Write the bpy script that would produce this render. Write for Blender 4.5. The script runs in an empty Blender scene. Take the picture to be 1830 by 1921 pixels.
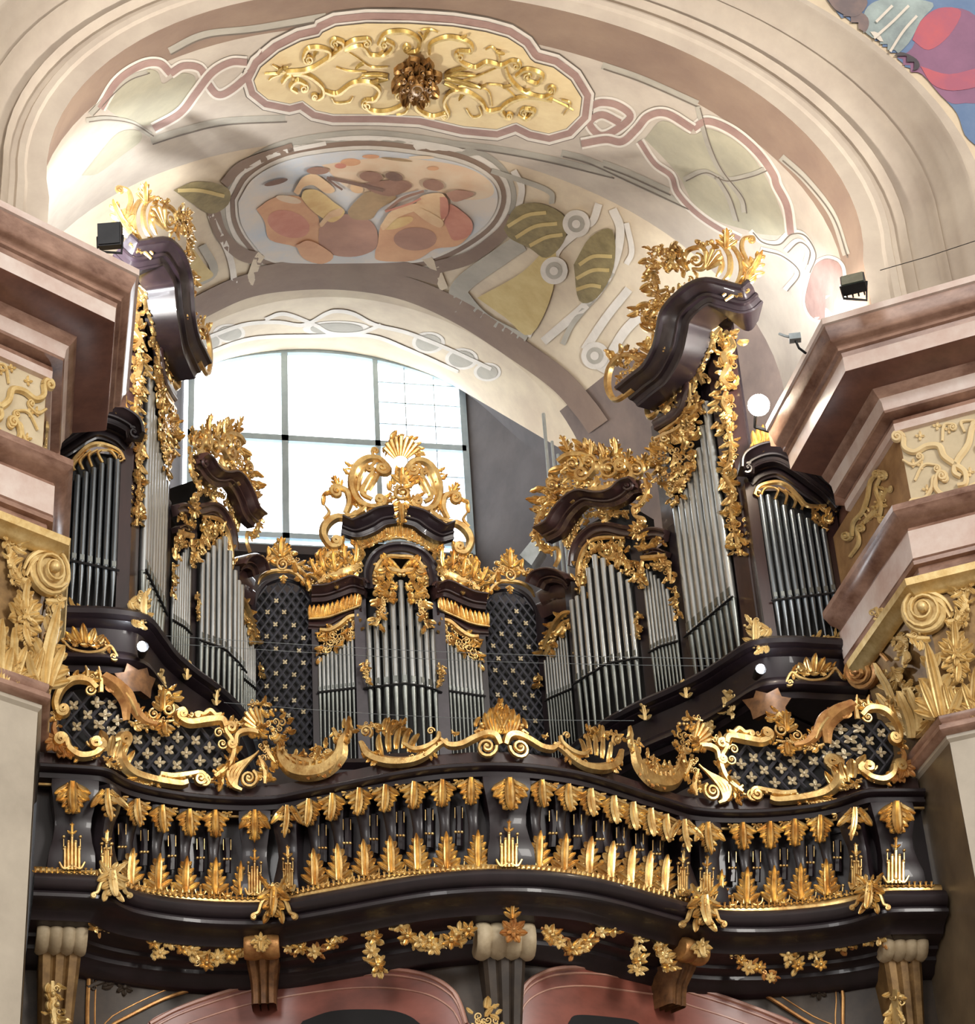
import bpy, math, random
from math import sin, cos, pi, radians
from mathutils import Vector as V, Matrix
from mathutils.bvhtree import BVHTree
from mathutils.geometry import delaunay_2d_cdt
random.seed(7)
SC = bpy.context.scene
COL = SC.collection

# ------------------------------------------------------------------ camera
FW, FH = 1830.0, 1921.0
F = 4076.7
PITCH, ROLL, YAW = 0.55251, -0.067215, 0.22502
CAM = V((-3.3404, 0, 1.6))
_fw = V((sin(YAW)*cos(PITCH), cos(YAW)*cos(PITCH), sin(PITCH)))
_r0 = V((cos(YAW), -sin(YAW), 0)); _u0 = _r0.cross(_fw)
_rt = _r0*cos(ROLL) + _u0*sin(ROLL); _up = _u0*cos(ROLL) - _r0*sin(ROLL)
cd = bpy.data.cameras.new('camera'); co = bpy.data.objects.new('camera', cd); COL.objects.link(co)
cd.sensor_fit = 'HORIZONTAL'; cd.sensor_width = 36; cd.lens = F/FW*36; cd.clip_end = 200
M = Matrix.Identity(4)
for i in range(3):
    M[i][0] = _rt[i]; M[i][1] = _up[i]; M[i][2] = -_fw[i]; M[i][3] = CAM[i]
co.matrix_world = M
SC.camera = co

def ray(x, y):                       # direction of the sight line through a point of the photo
    return _fw*F + _rt*(x-FW/2) - _up*(y-FH/2)
def onY(x, y, Y):
    d = ray(x, y); return CAM + d*((Y-CAM.y)/d.y)
def onZ(x, y, Z):
    d = ray(x, y); return CAM + d*((Z-CAM.z)/d.z)

# ------------------------------------------------------------------ materials
def mat(name, c, c2=None, rough=.5, metal=0., scale=6., detail=5., bump=0., coat=0., emit=0., contrast=(.35, .65), stretch=None):
    m = bpy.data.materials.new(name); m.use_nodes = True
    nt = m.node_tree; b = nt.nodes['Principled BSDF']
    b.inputs['Roughness'].default_value = rough; b.inputs['Metallic'].default_value = metal
    b.inputs['Coat Weight'].default_value = coat
    tc = nt.nodes.new('ShaderNodeTexCoord'); nz = nt.nodes.new('ShaderNodeTexNoise')
    nz.inputs['Scale'].default_value = scale; nz.inputs['Detail'].default_value = detail; nz.inputs['Roughness'].default_value = .65
    if stretch:
        mp = nt.nodes.new('ShaderNodeMapping'); mp.inputs['Scale'].default_value = stretch
        nt.links.new(tc.outputs['Object'], mp.inputs['Vector']); nt.links.new(mp.outputs['Vector'], nz.inputs['Vector'])
    else:
        nt.links.new(tc.outputs['Object'], nz.inputs['Vector'])
    rp = nt.nodes.new('ShaderNodeValToRGB')
    rp.color_ramp.elements[0].position, rp.color_ramp.elements[1].position = contrast
    c2 = c2 or tuple(min(1, v*.8) for v in c)
    rp.color_ramp.elements[0].color = (*c, 1); rp.color_ramp.elements[1].color = (*c2, 1)
    nt.links.new(nz.outputs['Fac'], rp.inputs['Fac']); nt.links.new(rp.outputs['Color'], b.inputs['Base Color'])
    if bump:
        bp = nt.nodes.new('ShaderNodeBump'); bp.inputs['Strength'].default_value = bump; bp.inputs['Distance'].default_value = .02
        nt.links.new(nz.outputs['Fac'], bp.inputs['Height']); nt.links.new(bp.outputs['Normal'], b.inputs['Normal'])
    if emit:
        b.inputs['Emission Color'].default_value = (*c, 1); b.inputs['Emission Strength'].default_value = emit
    return m
def L(r, g, b):                      # 0-255 display colour to linear
    f = lambda v: ((v/255+.055)/1.055)**2.4 if v > 10 else v/255/12.92
    return (f(r), f(g), f(b))
G = dict(
 gold=mat('gilding', L(236,206,140), L(190,148,90), rough=.34, metal=.88, scale=9, bump=.25),
 goldm=mat('pale_matt_gilding', L(232,206,146), L(206,172,108), rough=.45, metal=.4, scale=9, bump=.3),
 goldo=mat('reddish_gilding', L(214,164,100), L(168,114,66), rough=.42, metal=.5, scale=9, bump=.3),
 wood=mat('dark_stained_wood', L(38,27,32), L(26,18,22), rough=.4, scale=5, bump=.1, coat=.15, stretch=(1,1,.25)),
 woodb=mat('brown_stained_wood', L(62,40,38), L(42,27,27), rough=.32, scale=5, bump=.1, coat=.3, stretch=(1,1,.25)),
 woodg=mat('grey_painted_wood', L(72,66,72), L(56,50,56), rough=.4, scale=4),
 pipe=mat('tin_pipe_metal', L(196,200,200), L(160,164,164), rough=.3, metal=.85, scale=3, stretch=(3,3,.5)),
 pipeg=mat('grey_pipe_metal', L(150,158,164), L(122,130,136), rough=.33, metal=.85, scale=3, stretch=(3,3,.5)),
 foot=mat('pipe_foot_metal', L(140,144,140), L(110,114,110), rough=.36, metal=.8, scale=3),
 black=mat('black_interior', L(14,12,14), L(9,8,9), rough=.7),
 latt=mat('slate_lattice_paint', L(58,58,66), L(44,44,50), rough=.5),
 plaster=mat('vault_plaster', L(206,193,175), L(182,167,152), rough=.85, scale=1.6, detail=8, contrast=(.3,.7)),
 plasterg=mat('grey_vault_plaster', L(186,178,162), L(164,156,142), rough=.85, scale=1.6, detail=8),
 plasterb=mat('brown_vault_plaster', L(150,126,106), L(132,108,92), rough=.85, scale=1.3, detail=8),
 plasterw=mat('pale_vault_plaster', L(228,210,180), L(208,188,162), rough=.85, scale=1.6, detail=8),
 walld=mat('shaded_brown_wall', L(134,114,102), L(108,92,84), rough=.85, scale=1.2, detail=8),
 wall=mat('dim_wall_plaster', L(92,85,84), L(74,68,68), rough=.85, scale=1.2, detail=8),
 cream=mat('cream_panel_paint', L(234,212,164), L(222,196,148), rough=.8, scale=3),
 band=mat('mauve_band_paint', L(172,140,128), L(152,120,110), rough=.8, scale=3),
 line=mat('white_line_paint', L(232,222,208), L(214,204,190), rough=.8, scale=3),
 dline=mat('dark_line_paint', L(120,106,92), L(104,92,80), rough=.8, scale=3),
 olive=mat('olive_grey_paint', L(184,176,150), L(166,158,136), rough=.8, scale=2),
 yell=mat('yellow_ochre_paint', L(214,190,128), L(198,170,106), rough=.8, scale=3),
 moss=mat('moss_green_paint', L(156,138,92), L(128,112,72), rough=.8, scale=6),
 pink=mat('pink_marble', L(188,152,132), L(110,76,60), rough=.3, scale=2.4, detail=10, contrast=(.32,.66), stretch=(1,1,2.2)),
 pinkd=mat('red_marble', L(140,98,82), L(98,66,56), rough=.35, scale=3, detail=9, contrast=(.3,.7)),
 pinkl=mat('rose_white_marble', L(228,214,204), L(198,166,152), rough=.35, scale=2.2, detail=9, contrast=(.35,.7)),
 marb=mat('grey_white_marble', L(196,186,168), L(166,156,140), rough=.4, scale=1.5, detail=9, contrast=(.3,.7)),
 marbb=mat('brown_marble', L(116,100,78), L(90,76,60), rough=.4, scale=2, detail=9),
 marbr=mat('deep_red_marble', L(150,86,72), L(104,58,48), rough=.35, scale=2.2, detail=9, contrast=(.3,.7), stretch=(.6,1,1.6)),
 marbw=mat('veined_pink_white_marble', L(196,150,130), L(160,110,94), rough=.35, scale=2.2, detail=9),
 frz=mat('frieze_stucco', L(214,198,166), L(196,180,148), rough=.75, scale=3),
 dull=mat('dim_bronze_paint', L(74,62,50), L(48,40,34), rough=.5, scale=4, detail=8),
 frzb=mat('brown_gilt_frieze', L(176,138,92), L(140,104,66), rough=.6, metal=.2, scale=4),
 bell=mat('dark_gilt_ground', L(158,126,80), L(112,86,54), rough=.5, metal=.4, scale=6),
 ivory=mat('ivory_stucco', L(206,190,158), L(170,152,122), rough=.6, scale=5),
 bronze=mat('terracotta_gilding', L(132,92,56), L(86,58,36), rough=.5, metal=.3, scale=12, detail=8),
 metal=mat('dark_lamp_metal', L(44,44,46), L(34,34,36), rough=.45, metal=.4),
 steel=mat('pale_steel', L(190,200,204), L(160,170,174), rough=.4, metal=.6),
 frame=mat('glare_tinted_window_frame', L(206,226,238), L(190,212,226), rough=.6),  # pale blue: glare of the bright window put into the frame colour
 silver=mat('silvered_rosette_gilding', L(226,214,186), L(200,184,150), rough=.4, metal=.4),
 floor=mat('stone_floor', L(96,84,74), L(70,60,54), rough=.5, scale=.8),
)
def emis(name, c, s):
    m = bpy.data.materials.new(name); m.use_nodes = True; b = m.node_tree.nodes['Principled BSDF']
    b.inputs['Base Color'].default_value = (*c, 1); b.inputs['Emission Color'].default_value = (*c, 1); b.inputs['Emission Strength'].default_value = s
    return m
G['lampw'] = emis('lit_cool_lamp_lens', (.85,.92,1), 40)
G['lampo'] = emis('lit_warm_lamp_lens', (1,.86,.66), 60)

# ------------------------------------------------------------------ mesh store
SPLIT = {'gilded_carving','plinth_carving','carved_foliage','return_relief','acanthus_leaves','gilded_cresting','rocaille_carving','curled_top','shoulder_carving','centre_carving','panel_relief','leaf_strip'}
class MB:
    def __init__(s): s.v = []; s.f = []; s.m = []
    def grid(s, rows, m=0, close=False):         # rows of equal length -> quads
        b = len(s.v); n = len(rows[0])
        for r in rows: s.v.extend(r)
        for i in range(len(rows)-1):
            for j in range(n if close else n-1):
                k = (j+1) % n
                s.f.append((b+i*n+j, b+i*n+k, b+(i+1)*n+k, b+(i+1)*n+j)); s.m.append(m)
        return b
    def poly(s, pts, m=0):
        b = len(s.v); s.v.extend(pts); s.f.append(tuple(range(b, b+len(pts)))); s.m.append(m)
    def box(s, c, sx, sy, sz, rz=0., m=0):       # centre, sizes
        b = len(s.v); ca, sa = cos(rz), sin(rz)
        for dz in (-.5, .5):
            for dx, dy in ((-.5,-.5),(.5,-.5),(.5,.5),(-.5,.5)):
                x, y = dx*sx, dy*sy
                s.v.append(V((c[0]+x*ca-y*sa, c[1]+x*sa+y*ca, c[2]+dz*sz)))
        for f in ((0,3,2,1),(4,5,6,7),(0,1,5,4),(1,2,6,5),(2,3,7,6),(3,0,4,7)):
            s.f.append(tuple(b+i for i in f)); s.m.append(m)
    def tube(s, pts, r, n=6, m=0, cap=True):     # round 3-D tube, r number or list
        rows = []
        for i, p in enumerate(pts):
            t = (pts[min(i+1, len(pts)-1)] - pts[max(i-1, 0)])
            t = t.normalized() if t.length > 1e-9 else V((0,0,1))
            a = t.cross(V((0,0,1))); a = a.normalized() if a.length > 1e-4 else V((1,0,0))
            c = a.cross(t); R = r[i] if isinstance(r, (list, tuple)) else r
            rows.append([p + a*(R*cos(2*pi*k/n)) + c*(R*sin(2*pi*k/n)) for k in range(n)])
        b = s.grid(rows, m, True)
        if cap:
            s.f.append(tuple(b+k for k in range(n))[::-1]); s.m.append(m)
            e = b+(len(rows)-1)*n; s.f.append(tuple(e+k for k in range(n))); s.m.append(m)
    def lathe(s, c, prof, n=12, m=0):            # prof: (radius, z)
        rows = [[V((c[0]+R*cos(2*pi*k/n), c[1]+R*sin(2*pi*k/n), z)) for k in range(n)] for R, z in prof]
        b = s.grid(rows, m, True)
        s.f.append(tuple(b+k for k in range(n))[::-1]); s.m.append(m)
        e = b+(len(rows)-1)*n; s.f.append(tuple(e+k for k in range(n))); s.m.append(m)
    def ball(s, c, r, m=0, n=8, k=5):
        rows = [[V((c[0]+r*sin(pi*(.03+.94*i/k))*cos(2*pi*j/n), c[1]+r*sin(pi*(.03+.94*i/k))*sin(2*pi*j/n), c[2]+r*cos(pi*(.03+.94*i/k)))) for j in range(n)] for i in range(k+1)]
        b = s.grid(rows, m, True)
        s.f.append(tuple(b+q for q in range(n))); s.m.append(m)
        e = b+k*n; s.f.append(tuple(e+q for q in range(n))[::-1]); s.m.append(m)
    def mirror(s):
        o = MB(); o.v = [V((-p.x, p.y, p.z)) for p in s.v]; o.f = [f[::-1] for f in s.f]; o.m = list(s.m); return o
    def join(s, o):
        b = len(s.v); s.v.extend(o.v); s.f.extend(tuple(b+i for i in f) for f in o.f); s.m.extend(o.m); return s
    def clusters(s, gap=.02):
        n = len(s.v); par = list(range(n))
        def fd(a):
            while par[a] != a: par[a] = par[par[a]]; a = par[a]
            return a
        for f in s.f:
            for i in f[1:]: par[fd(i)] = fd(f[0])
        cs = {}
        for k, f in enumerate(s.f): cs.setdefault(fd(f[0]), []).append(k)
        L_ = []
        for fs_ in cs.values():
            vs = {i for k in fs_ for i in s.f[k]}
            L_.append([fs_, [min(s.v[i][a] for i in vs)-gap for a in range(3)], [max(s.v[i][a] for i in vs)+gap for a in range(3)]])
        ch = True
        while ch:
            ch = False; out = []
            for c in L_:
                for o in out:
                    if all(c[1][a] <= o[2][a] and o[1][a] <= c[2][a] for a in range(3)):
                        o[0] += c[0]; o[1] = [min(x, y) for x, y in zip(o[1], c[1])]; o[2] = [max(x, y) for x, y in zip(o[2], c[2])]; ch = True; break
                else: out.append(c)
            L_ = out
        res = []
        for fs_, _, _ in L_:
            m = MB(); ix = {}
            for k in fs_:
                m.f.append(tuple(ix.setdefault(i, len(ix)) for i in s.f[k])); m.m.append(s.m[k])
            m.v = [None]*len(ix)
            for i, j in ix.items(): m.v[j] = s.v[i]
            res.append(m)
        return res
    def build(s, name, mats, parent=None, smooth=True, origin=None):
        if name in SPLIT and parent is not None:
            cl = s.clusters()
            if len(cl) > 1: return [c.build(name+' ', mats, parent, smooth) for c in cl][0]
        name = name.strip()
        mats = [G[x] for x in (mats if isinstance(mats, (list, tuple)) else [mats])]
        org = V(parent['_org']) if parent is not None else V(origin or (0,0,0))
        me = bpy.data.meshes.new(name)
        me.from_pydata([tuple(V(p)-org) for p in s.v], [], s.f)
        for x in mats: me.materials.append(x)
        if len(mats) > 1: me.polygons.foreach_set('material_index', s.m)
        me.update()
        import bmesh
        bm = bmesh.new(); bm.from_mesh(me); bmesh.ops.recalc_face_normals(bm, faces=bm.faces); bm.to_mesh(me); bm.free()
        if smooth:
            me.polygons.foreach_set('use_smooth', [True]*len(me.polygons))
            me.set_sharp_from_angle(angle=radians(38))
        o = bpy.data.objects.new(name, me); COL.objects.link(o)
        if parent is not None:
            o.parent = parent; o['_org'] = parent['_org']
        else:
            o.location = org; o['_org'] = tuple(org)
        return o
ALL = []
def tag(o, label, cat, group=None):
    o['label'] = label; o['category'] = cat
    if group: o['group'] = group
    ALL.append(o); return o
def thing(name, label, cat, loc, group=None):
    o = bpy.data.objects.new(name, None); COL.objects.link(o); o.location = loc; o['_org'] = tuple(loc)
    o.empty_display_size = .1
    return tag(o, label, cat, group)
def struct(name, mb, mats, smooth=True):
    o = mb.build(name, mats, smooth=smooth); o['kind'] = 'structure'; return o

# ------------------------------------------------------------------ curves in 2-D / 3-D
def cat(pts, n=6):                   # Catmull-Rom through points (tuples of any size)
    P = [V(p) if len(p) > 2 else V((p[0], p[1])) for p in pts]; out = []
    for i in range(len(P)-1):
        a = P[i-1] if i else P[0]*2-P[1]; b = P[i]; c = P[i+1]; d = P[i+2] if i+2 < len(P) else P[-1]*2-P[-2]
        for k in range(n):
            t = k/n
            out.append(.5*((2*b)+(c-a)*t+(2*a-5*b+4*c-d)*t*t+(3*b-a-3*c+d)*t**3))
    out.append(P[-1].copy()); return out
def sweep(mb, path, prof, nrm=None, m=0, upz=True, caps=True):
    """path: 3-D points; prof: (out, up). Level paths: up is z. nrm: fixed outward normal for arches in a vertical plane (up = in-plane)."""
    rows = []; N = len(path)
    for i, p in enumerate(path):
        a = path[max(i-1,0)]; b = path[min(i+1,N-1)]
        if nrm is None:
            t1 = V((p.x-a.x, p.y-a.y, 0)); t2 = V((b.x-p.x, b.y-p.y, 0))
            n1 = V((t1.y,-t1.x,0)); n2 = V((t2.y,-t2.x,0))
            if n1.length < 1e-9: n1 = n2
            if n2.length < 1e-9: n2 = n1
            n1.normalize(); n2.normalize(); nn = (n1+n2); nn = nn.normalized()/max(.45, sqrt_half(n1, n2)); up = V((0,0,1))
            if not upz:
                t = (b-a).normalized(); up = V((0,0,1))-t*t.z; up = up.normalized()
        else:
            nn = nrm[i] if isinstance(nrm, list) else nrm
            t = (b-a).normalized(); up = nn.cross(t) if not isinstance(upz, int) or upz else -nn.cross(t)
            up.normalize()
        rows.append([p + nn*o + up*u for o, u in prof])
    b0 = mb.grid(rows, m)
    if caps:
        n = len(prof)
        mb.f.append(tuple(b0+k for k in range(n))); mb.m.append(m)
        e = b0+(N-1)*n; mb.f.append(tuple(e+k for k in range(n))[::-1]); mb.m.append(m)
def sqrt_half(a, b): return math.sqrt(max(.2, (1+a.dot(b))/2))

class Plan:
    """A vertical ruled surface over a plan curve; maps a photo point to the point of that surface seen there."""
    def __init__(s, pts, off=0., ext=.6):
        s.p = [V((x, y)) for x, y in pts]; s.off = off; s.ext = ext
        s.seg = []
        for a, b in zip(s.p, s.p[1:]):
            d = b-a; n = V((-d.y, d.x)).normalized()
            mid = (a+b)/2; 
            if n.dot(V((CAM.x, CAM.y))-mid) < 0: n = -n
            s.seg.append((a, d, n))
        s.cum = [0]
        for a, d, n in s.seg: s.cum.append(s.cum[-1]+d.length)
    def vn(s, i, u):                 # smoothed normal
        n = s.seg[i][2]
        if u < .5 and i > 0: return (s.seg[i-1][2]*(.5-u)+n*(.5+u)).normalized()
        if u >= .5 and i < len(s.seg)-1: return (n*(1.5-u)+s.seg[i+1][2]*(u-.5)).normalized()
        return n
    def hit(s, x, y):
        q = ray(x, y); best = None; N = len(s.seg)
        for i, (a, d, n) in enumerate(s.seg):
            q2 = V((q.x, q.y)); den = q2.dot(n)
            if abs(den) < 1e-9: continue
            t = (a + n*s.off - V((CAM.x, CAM.y))).dot(n)/den
            if t <= 0: continue
            P = CAM + q*t; u = (V((P.x, P.y))-a).dot(d)/d.dot(d)
            lo = -s.ext/d.length if i == 0 else -.03; hi = 1+(s.ext/d.length if i == N-1 else .03)
            if lo <= u <= hi:
                if best is None or t < best[0]: best = (t, P, i, min(max(u,0),1))
        if best is None:
            bd = 1e9
            for i, (a, d, n) in enumerate(s.seg):
                q2 = V((q.x, q.y)); den = q2.dot(n)
                if abs(den) < 1e-9: continue
                t = (a + n*s.off - V((CAM.x, CAM.y))).dot(n)/den
                if t <= 0: continue
                P = CAM+q*t; u = (V((P.x, P.y))-a).dot(d)/d.dot(d); e = max(-u, u-1)*d.length
                if e < bd: bd = e; best = (t, P, i, min(max(u,0),1))
        return best
    def map(s, x, y, h=0.):
        t, P, i, u = s.hit(x, y); n = s.vn(i, u)
        return P + V((n.x, n.y, 0))*(h*t)            # h in photo pixels: t = metres per pixel there
    def z(s, x, y): return s.hit(x, y)[1].z
    def at(s, u, z=0., off=0.):                      # u 0..1 along the curve
        L_ = u*s.cum[-1]
        for i in range(len(s.seg)):
            if L_ <= s.cum[i+1]+1e-9 or i == len(s.seg)-1:
                a, d, n = s.seg[i]; w = (L_-s.cum[i])/d.length; n = s.vn(i, min(max(w,0),1)); p = a+d*w+n*(s.off+off); return V((p.x, p.y, z)), V((n.x, n.y, 0))
class PlaneY(Plan):
    def __init__(s, Y): Plan.__init__(s, [(-12, Y), (12, Y)])

# ------------------------------------------------------------------ carved ornament drawn on a surface (photo pixels + relief height)
def stroke(mb, cv, pts, w, hgt=None, n=6, h0=0., smooth=5, m=0, back=-.35):
    """flattened rod along pts; w width px (number / list over the length)"""
    P = cat(pts, smooth) if smooth else [V(p) for p in pts]; N = len(P)
    def lerp(a, i):
        if not isinstance(a, (list, tuple)): return a
        t = i/(N-1)*(len(a)-1); k = min(int(t), len(a)-2); return a[k]+(a[k+1]-a[k])*(t-k)
    rows = []
    for i, p in enumerate(P):
        d = P[min(i+1,N-1)]-P[max(i-1,0)]; d = d.normalized() if d.length > 1e-6 else V((1,0))
        q = V((-d.y, d.x)); W = lerp(w, i)/2; H = lerp(hgt, i) if hgt is not None else W*1.1; hb = lerp(h0, i)
        rows.append([cv.map(p.x+q.x*W*cos(2*pi*k/n), p.y+q.y*W*cos(2*pi*k/n), hb + (H*sin(2*pi*k/n) if sin(2*pi*k/n) > 0 else -back*H*sin(2*pi*k/n)*-1)) for k in range(n)])
    b = mb.grid(rows, m, True)
    mb.f.append(tuple(b+k for k in range(n))); mb.m.append(m)
    e = b+(N-1)*n; mb.f.append(tuple(e+k for k in range(n))[::-1]); mb.m.append(m)
def spir(cx, cy, r0, a0, turns, dr, r1=.12, n=14):
    N = int(n*turns)
    return [(cx+(r0*(1-(1-r1)*i/N))*cos(a0+dr*2*pi*turns*i/N), cy-(r0*(1-(1-r1)*i/N))*sin(a0+dr*2*pi*turns*i/N)) for i in range(N+1)]
def volute(mb, cv, cx, cy, r, a0=90, dr=1, turns=1.75, w=None, h0=0., m=0, knob=True):
    w = w or r*.42
    stroke(mb, cv, spir(cx, cy, r-w*.4, radians(a0), turns, dr), [w, w*.8, w*.5], [w*.6, w*.6, w*.5], h0=[h0, h0+r*.1, h0+r*.35], smooth=0, m=m)
    if knob: button(mb, cv, cx, cy, r*.24, h0+r*.3, m)
def button(mb, cv, cx, cy, r, h0=0., m=0, n=8):
    rows = [[cv.map(cx+r*f*cos(2*pi*k/n), cy-r*f*sin(2*pi*k/n), h0+r*g) for k in range(n)] for f, g in ((1,-.4),(1,.15),(.75,.65),(.3,.9))]
    b = mb.grid(rows, m, True); e = b+3*n; mb.f.append(tuple(e+k for k in range(n))); mb.m.append(m)
def scroll(mb, cv, pts, w, c0=None, c1=None, h0=2., m=0, hgt=None):
    """band along pts whose ends roll up; c0/c1 = (side, radius): side +1 rolls to the right-hand of travel (photo), -1 left"""
    P = cat(pts, 6)
    stroke(mb, cv, [tuple(p) for p in P], [w*.75, w, w*.75], hgt or w*.5, h0=h0, smooth=0, m=m)
    for end, c in ((0, c0), (1, c1)):
        if not c: continue
        side, r = c
        p = P[-1] if end else P[0]; q = P[-2] if end else P[1]
        d = (p-q).normalized(); nn = V((-d.y, d.x))*side     # photo y runs down
        if not end: nn = -nn
        c_ = p + nn*r
        a0 = math.atan2(-(p.y-c_.y), p.x-c_.x)
        dr = -side if end else side
        ww = w*.7
        stroke(mb, cv, spir(c_.x, c_.y, r, a0, 1.6, dr, .15), [ww, ww*.8, ww*.6], [w*.5, w*.5, w*.4], h0=[h0, h0+r*.15, h0+r*.4], smooth=0, m=m)
        button(mb, cv, c_.x, c_.y, r*.3, h0+r*.35, m)
def leaf(mb, cv, x, y, a, Ln, W, curl=.3, lobes=3, h0=1., bend=0., m=0, rows=8):
    a = radians(a); R = []
    px, py = x, y; tip = .38
    for i in range(rows+1):
        t = i/rows; aa = a+radians(bend)*t
        if i: px += cos(aa)*Ln/rows; py -= sin(aa)*Ln/rows
        w = W/2*(.42+.58*sin(pi*min(1, .08+.9*t))**.8)*(1 if t < .8 else 1-(1-tip)*((t-.8)/.2)**2)
        if lobes: w *= .82+.22*cos(2*pi*lobes*t+.6)
        qx, qy = -sin(aa), -cos(aa)
        hc = h0+Ln*curl*(t*t-.25*max(0,t-.75)*4*t)
        R.append([cv.map(px+qx*w*v, py+qy*w*v, hc+W*g) for v, g in ((-1,.0),(-.62,.24),(-.2,.12),(0,.3),(.2,.12),(.62,.24),(1,.0),(0,-.14))])
    b = mb.grid(R, m, True)
    mb.f.append(tuple(b+k for k in range(8))); mb.m.append(m)
    e = b+rows*8; mb.f.append(tuple(e+k for k in range(8))[::-1]); mb.m.append(m)
def acanthus(mb, cv, x, y, a, Ln, W, curl=.15, m=0, h0=1., n=3):
    """upright leaf with paired side lobes"""
    leaf(mb, cv, x, y, a, Ln, W*.36, curl, 0, h0+W*.1, m=m)
    for k in range(n):
        t = .04+.66*k/max(1,n-1); f = 1-.5*k/max(1,n-1); ar = radians(a); bx, by = x+cos(ar)*Ln*t, y-sin(ar)*Ln*t
        hb = h0+Ln*curl*t*t
        for sd in (-1, 1):
            leaf(mb, cv, bx, by, a+sd*(44-14*k/max(1,n-1)), W*.74*f, W*.36*(.6+.4*f), curl*.8, 0, hb, bend=sd*22, m=m, rows=5)
def shell(mb, cv, x, y, a0, a1, n, r0, r1, w, h0=1., m=0):
    for k in range(n):
        a = radians(a0+(a1-a0)*k/max(1,n-1)); f = .8+.2*sin(pi*k/max(1,n-1))
        stroke(mb, cv, [(x+r0*cos(a), y-r0*sin(a)), (x+(r0+r1*f)/2*cos(a), y-(r0+r1*f)/2*sin(a)), (x+r1*f*cos(a), y-r1*f*sin(a))], [w*.4, w*.8, w*1.05], h0=[h0, h0+w*.4, h0+w*.9], smooth=3, m=m)
        button(mb, cv, x+r1*f*cos(a), y-r1*f*sin(a), w*.52, h0+w*.9, m, 6)
def rosette(mb, cv, x, y, r, n=5, h0=1., a0=90, m=0, wide=.9):
    for k in range(n):
        aa = radians(a0+360*k/n); leaf(mb, cv, x+cos(aa)*r*.18, y-sin(aa)*r*.18, a0+360*k/n, r*.82, r*wide*(.75 if n < 6 else .62), .25, 0, h0, m=m, rows=4)
    button(mb, cv, x, y, r*.28, h0+r*.15, m, 7)
def disc(mb, cv, cx, cy, r, h, m=0, n=20, sx=1.):
    rows = [[cv.map(cx+r*f*sx*cos(2*pi*k/n), cy-r*f*sin(2*pi*k/n), g) for k in range(n)] for f, g in ((1,0),(1,h*.8),(.94,h),(.6,h*.9),(.2,h))]
    b = mb.grid(rows, m, True); e = b+4*n; mb.f.append(tuple(e+k for k in range(n))); mb.m.append(m)
def inside(x, y, P):
    c = False; j = len(P)-1
    for i in range(len(P)):
        if (P[i][1] > y) != (P[j][1] > y) and x < (P[j][0]-P[i][0])*(y-P[i][1])/(P[j][1]-P[i][1])+P[i][0]: c = not c
        j = i
    return c
def foliage(mb, cv, path, width, step, size, seed=0, m=0, flow=0, h0=1.):
    """carved leafage strewn along a path: leaves, curls and buds"""
    R = random.Random(seed); P = cat(path, 10); acc = 0.
    stroke(mb, cv, [tuple(p) for p in P[::5]], [width*.3, width*.55, width*.5, width*.3], width*.14, h0=h0-1, smooth=2, m=m)
    for i in range(len(P)-1):
        d = P[i+1]-P[i]; acc += d.length
        while acc > step:
            acc -= step; base = math.degrees(math.atan2(-d.y, d.x))+flow
            for sd in (-1, 1):
                q = V((-d.y, d.x)).normalized()*sd*R.uniform(0, width*.4); x, y = P[i].x+q.x, P[i].y+q.y
                k = R.random(); s = size*R.uniform(.7, 1.25)
                if k < .62: leaf(mb, cv, x, y, base-sd*R.uniform(10, 80), s*.92, s*R.uniform(.46,.66), R.uniform(.2,.5), R.choice((0,2)), h0, bend=R.uniform(-70,70), m=m, rows=6)
                elif k < .85: volute(mb, cv, x, y, s*.34, R.uniform(0,360), R.choice((-1,1)), 1.3, h0=h0+1, m=m, knob=False)
                else: button(mb, cv, x, y, s*.2, h0+s*.2, m, 6)
def massf(mb, cv, poly, step, size, seed=0, m=0, h0=1.):
    R = random.Random(seed); xs = [p[0] for p in poly]; ys = [p[1] for p in poly]; cx, cy = sum(xs)/len(xs), sum(ys)/len(ys)
    y = min(ys)
    while y < max(ys):
        x = min(xs)+R.random()*step
        while x < max(xs):
            X, Y = x+R.uniform(-.3,.3)*step, y+R.uniform(-.3,.3)*step
            if inside(X, Y, poly):
                a = math.degrees(math.atan2(-(Y-cy), X-cx))+R.uniform(-60,60); s = size*R.uniform(.7,1.3); k = R.random()
                if k < .5: leaf(mb, cv, X, Y, a, s*.9, s*R.uniform(.46,.66), R.uniform(.15,.5), R.choice((0,2)), h0+R.uniform(0,3), bend=R.uniform(-80,80), m=m, rows=6)
                elif k < .92: volute(mb, cv, X, Y, s*.44, R.uniform(0,360), R.choice((-1,1)), 1.4, h0=h0+R.uniform(0,3), m=m, knob=False)
                else: button(mb, cv, X, Y, s*.2, h0+s*.25, m, 6)
            x += step
        y += step
def Q(x0, y0, s, pts): return [(x0+s*a, y0+s*b) for a, b in pts]
z1 = lambda *p: Q(0, 350, .2732, p)
z2 = lambda *p: Q(0, 800, .2864, p)
z3 = lambda *p: Q(400, 780, .3279, p)
z4 = lambda *p: Q(950, 780, .2967, p)
z5 = lambda *p: Q(1130, 400, .3825, p)
z6 = lambda *p: Q(1330, 780, .3228, p)
z7 = lambda *p: Q(60, 1200, .2732, p)
z8 = lambda *p: Q(500, 1320, .3279, p)
zA = lambda *p: Q(1080, 1250, .4098, p)
zB = lambda *p: Q(0, 1600, .3825, p)
zC = lambda *p: Q(600, 1600, .3552, p)
zD = lambda *p: Q(1200, 1600, .3443, p)
zE = lambda *p: Q(400, 0, .4098, p)
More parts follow.
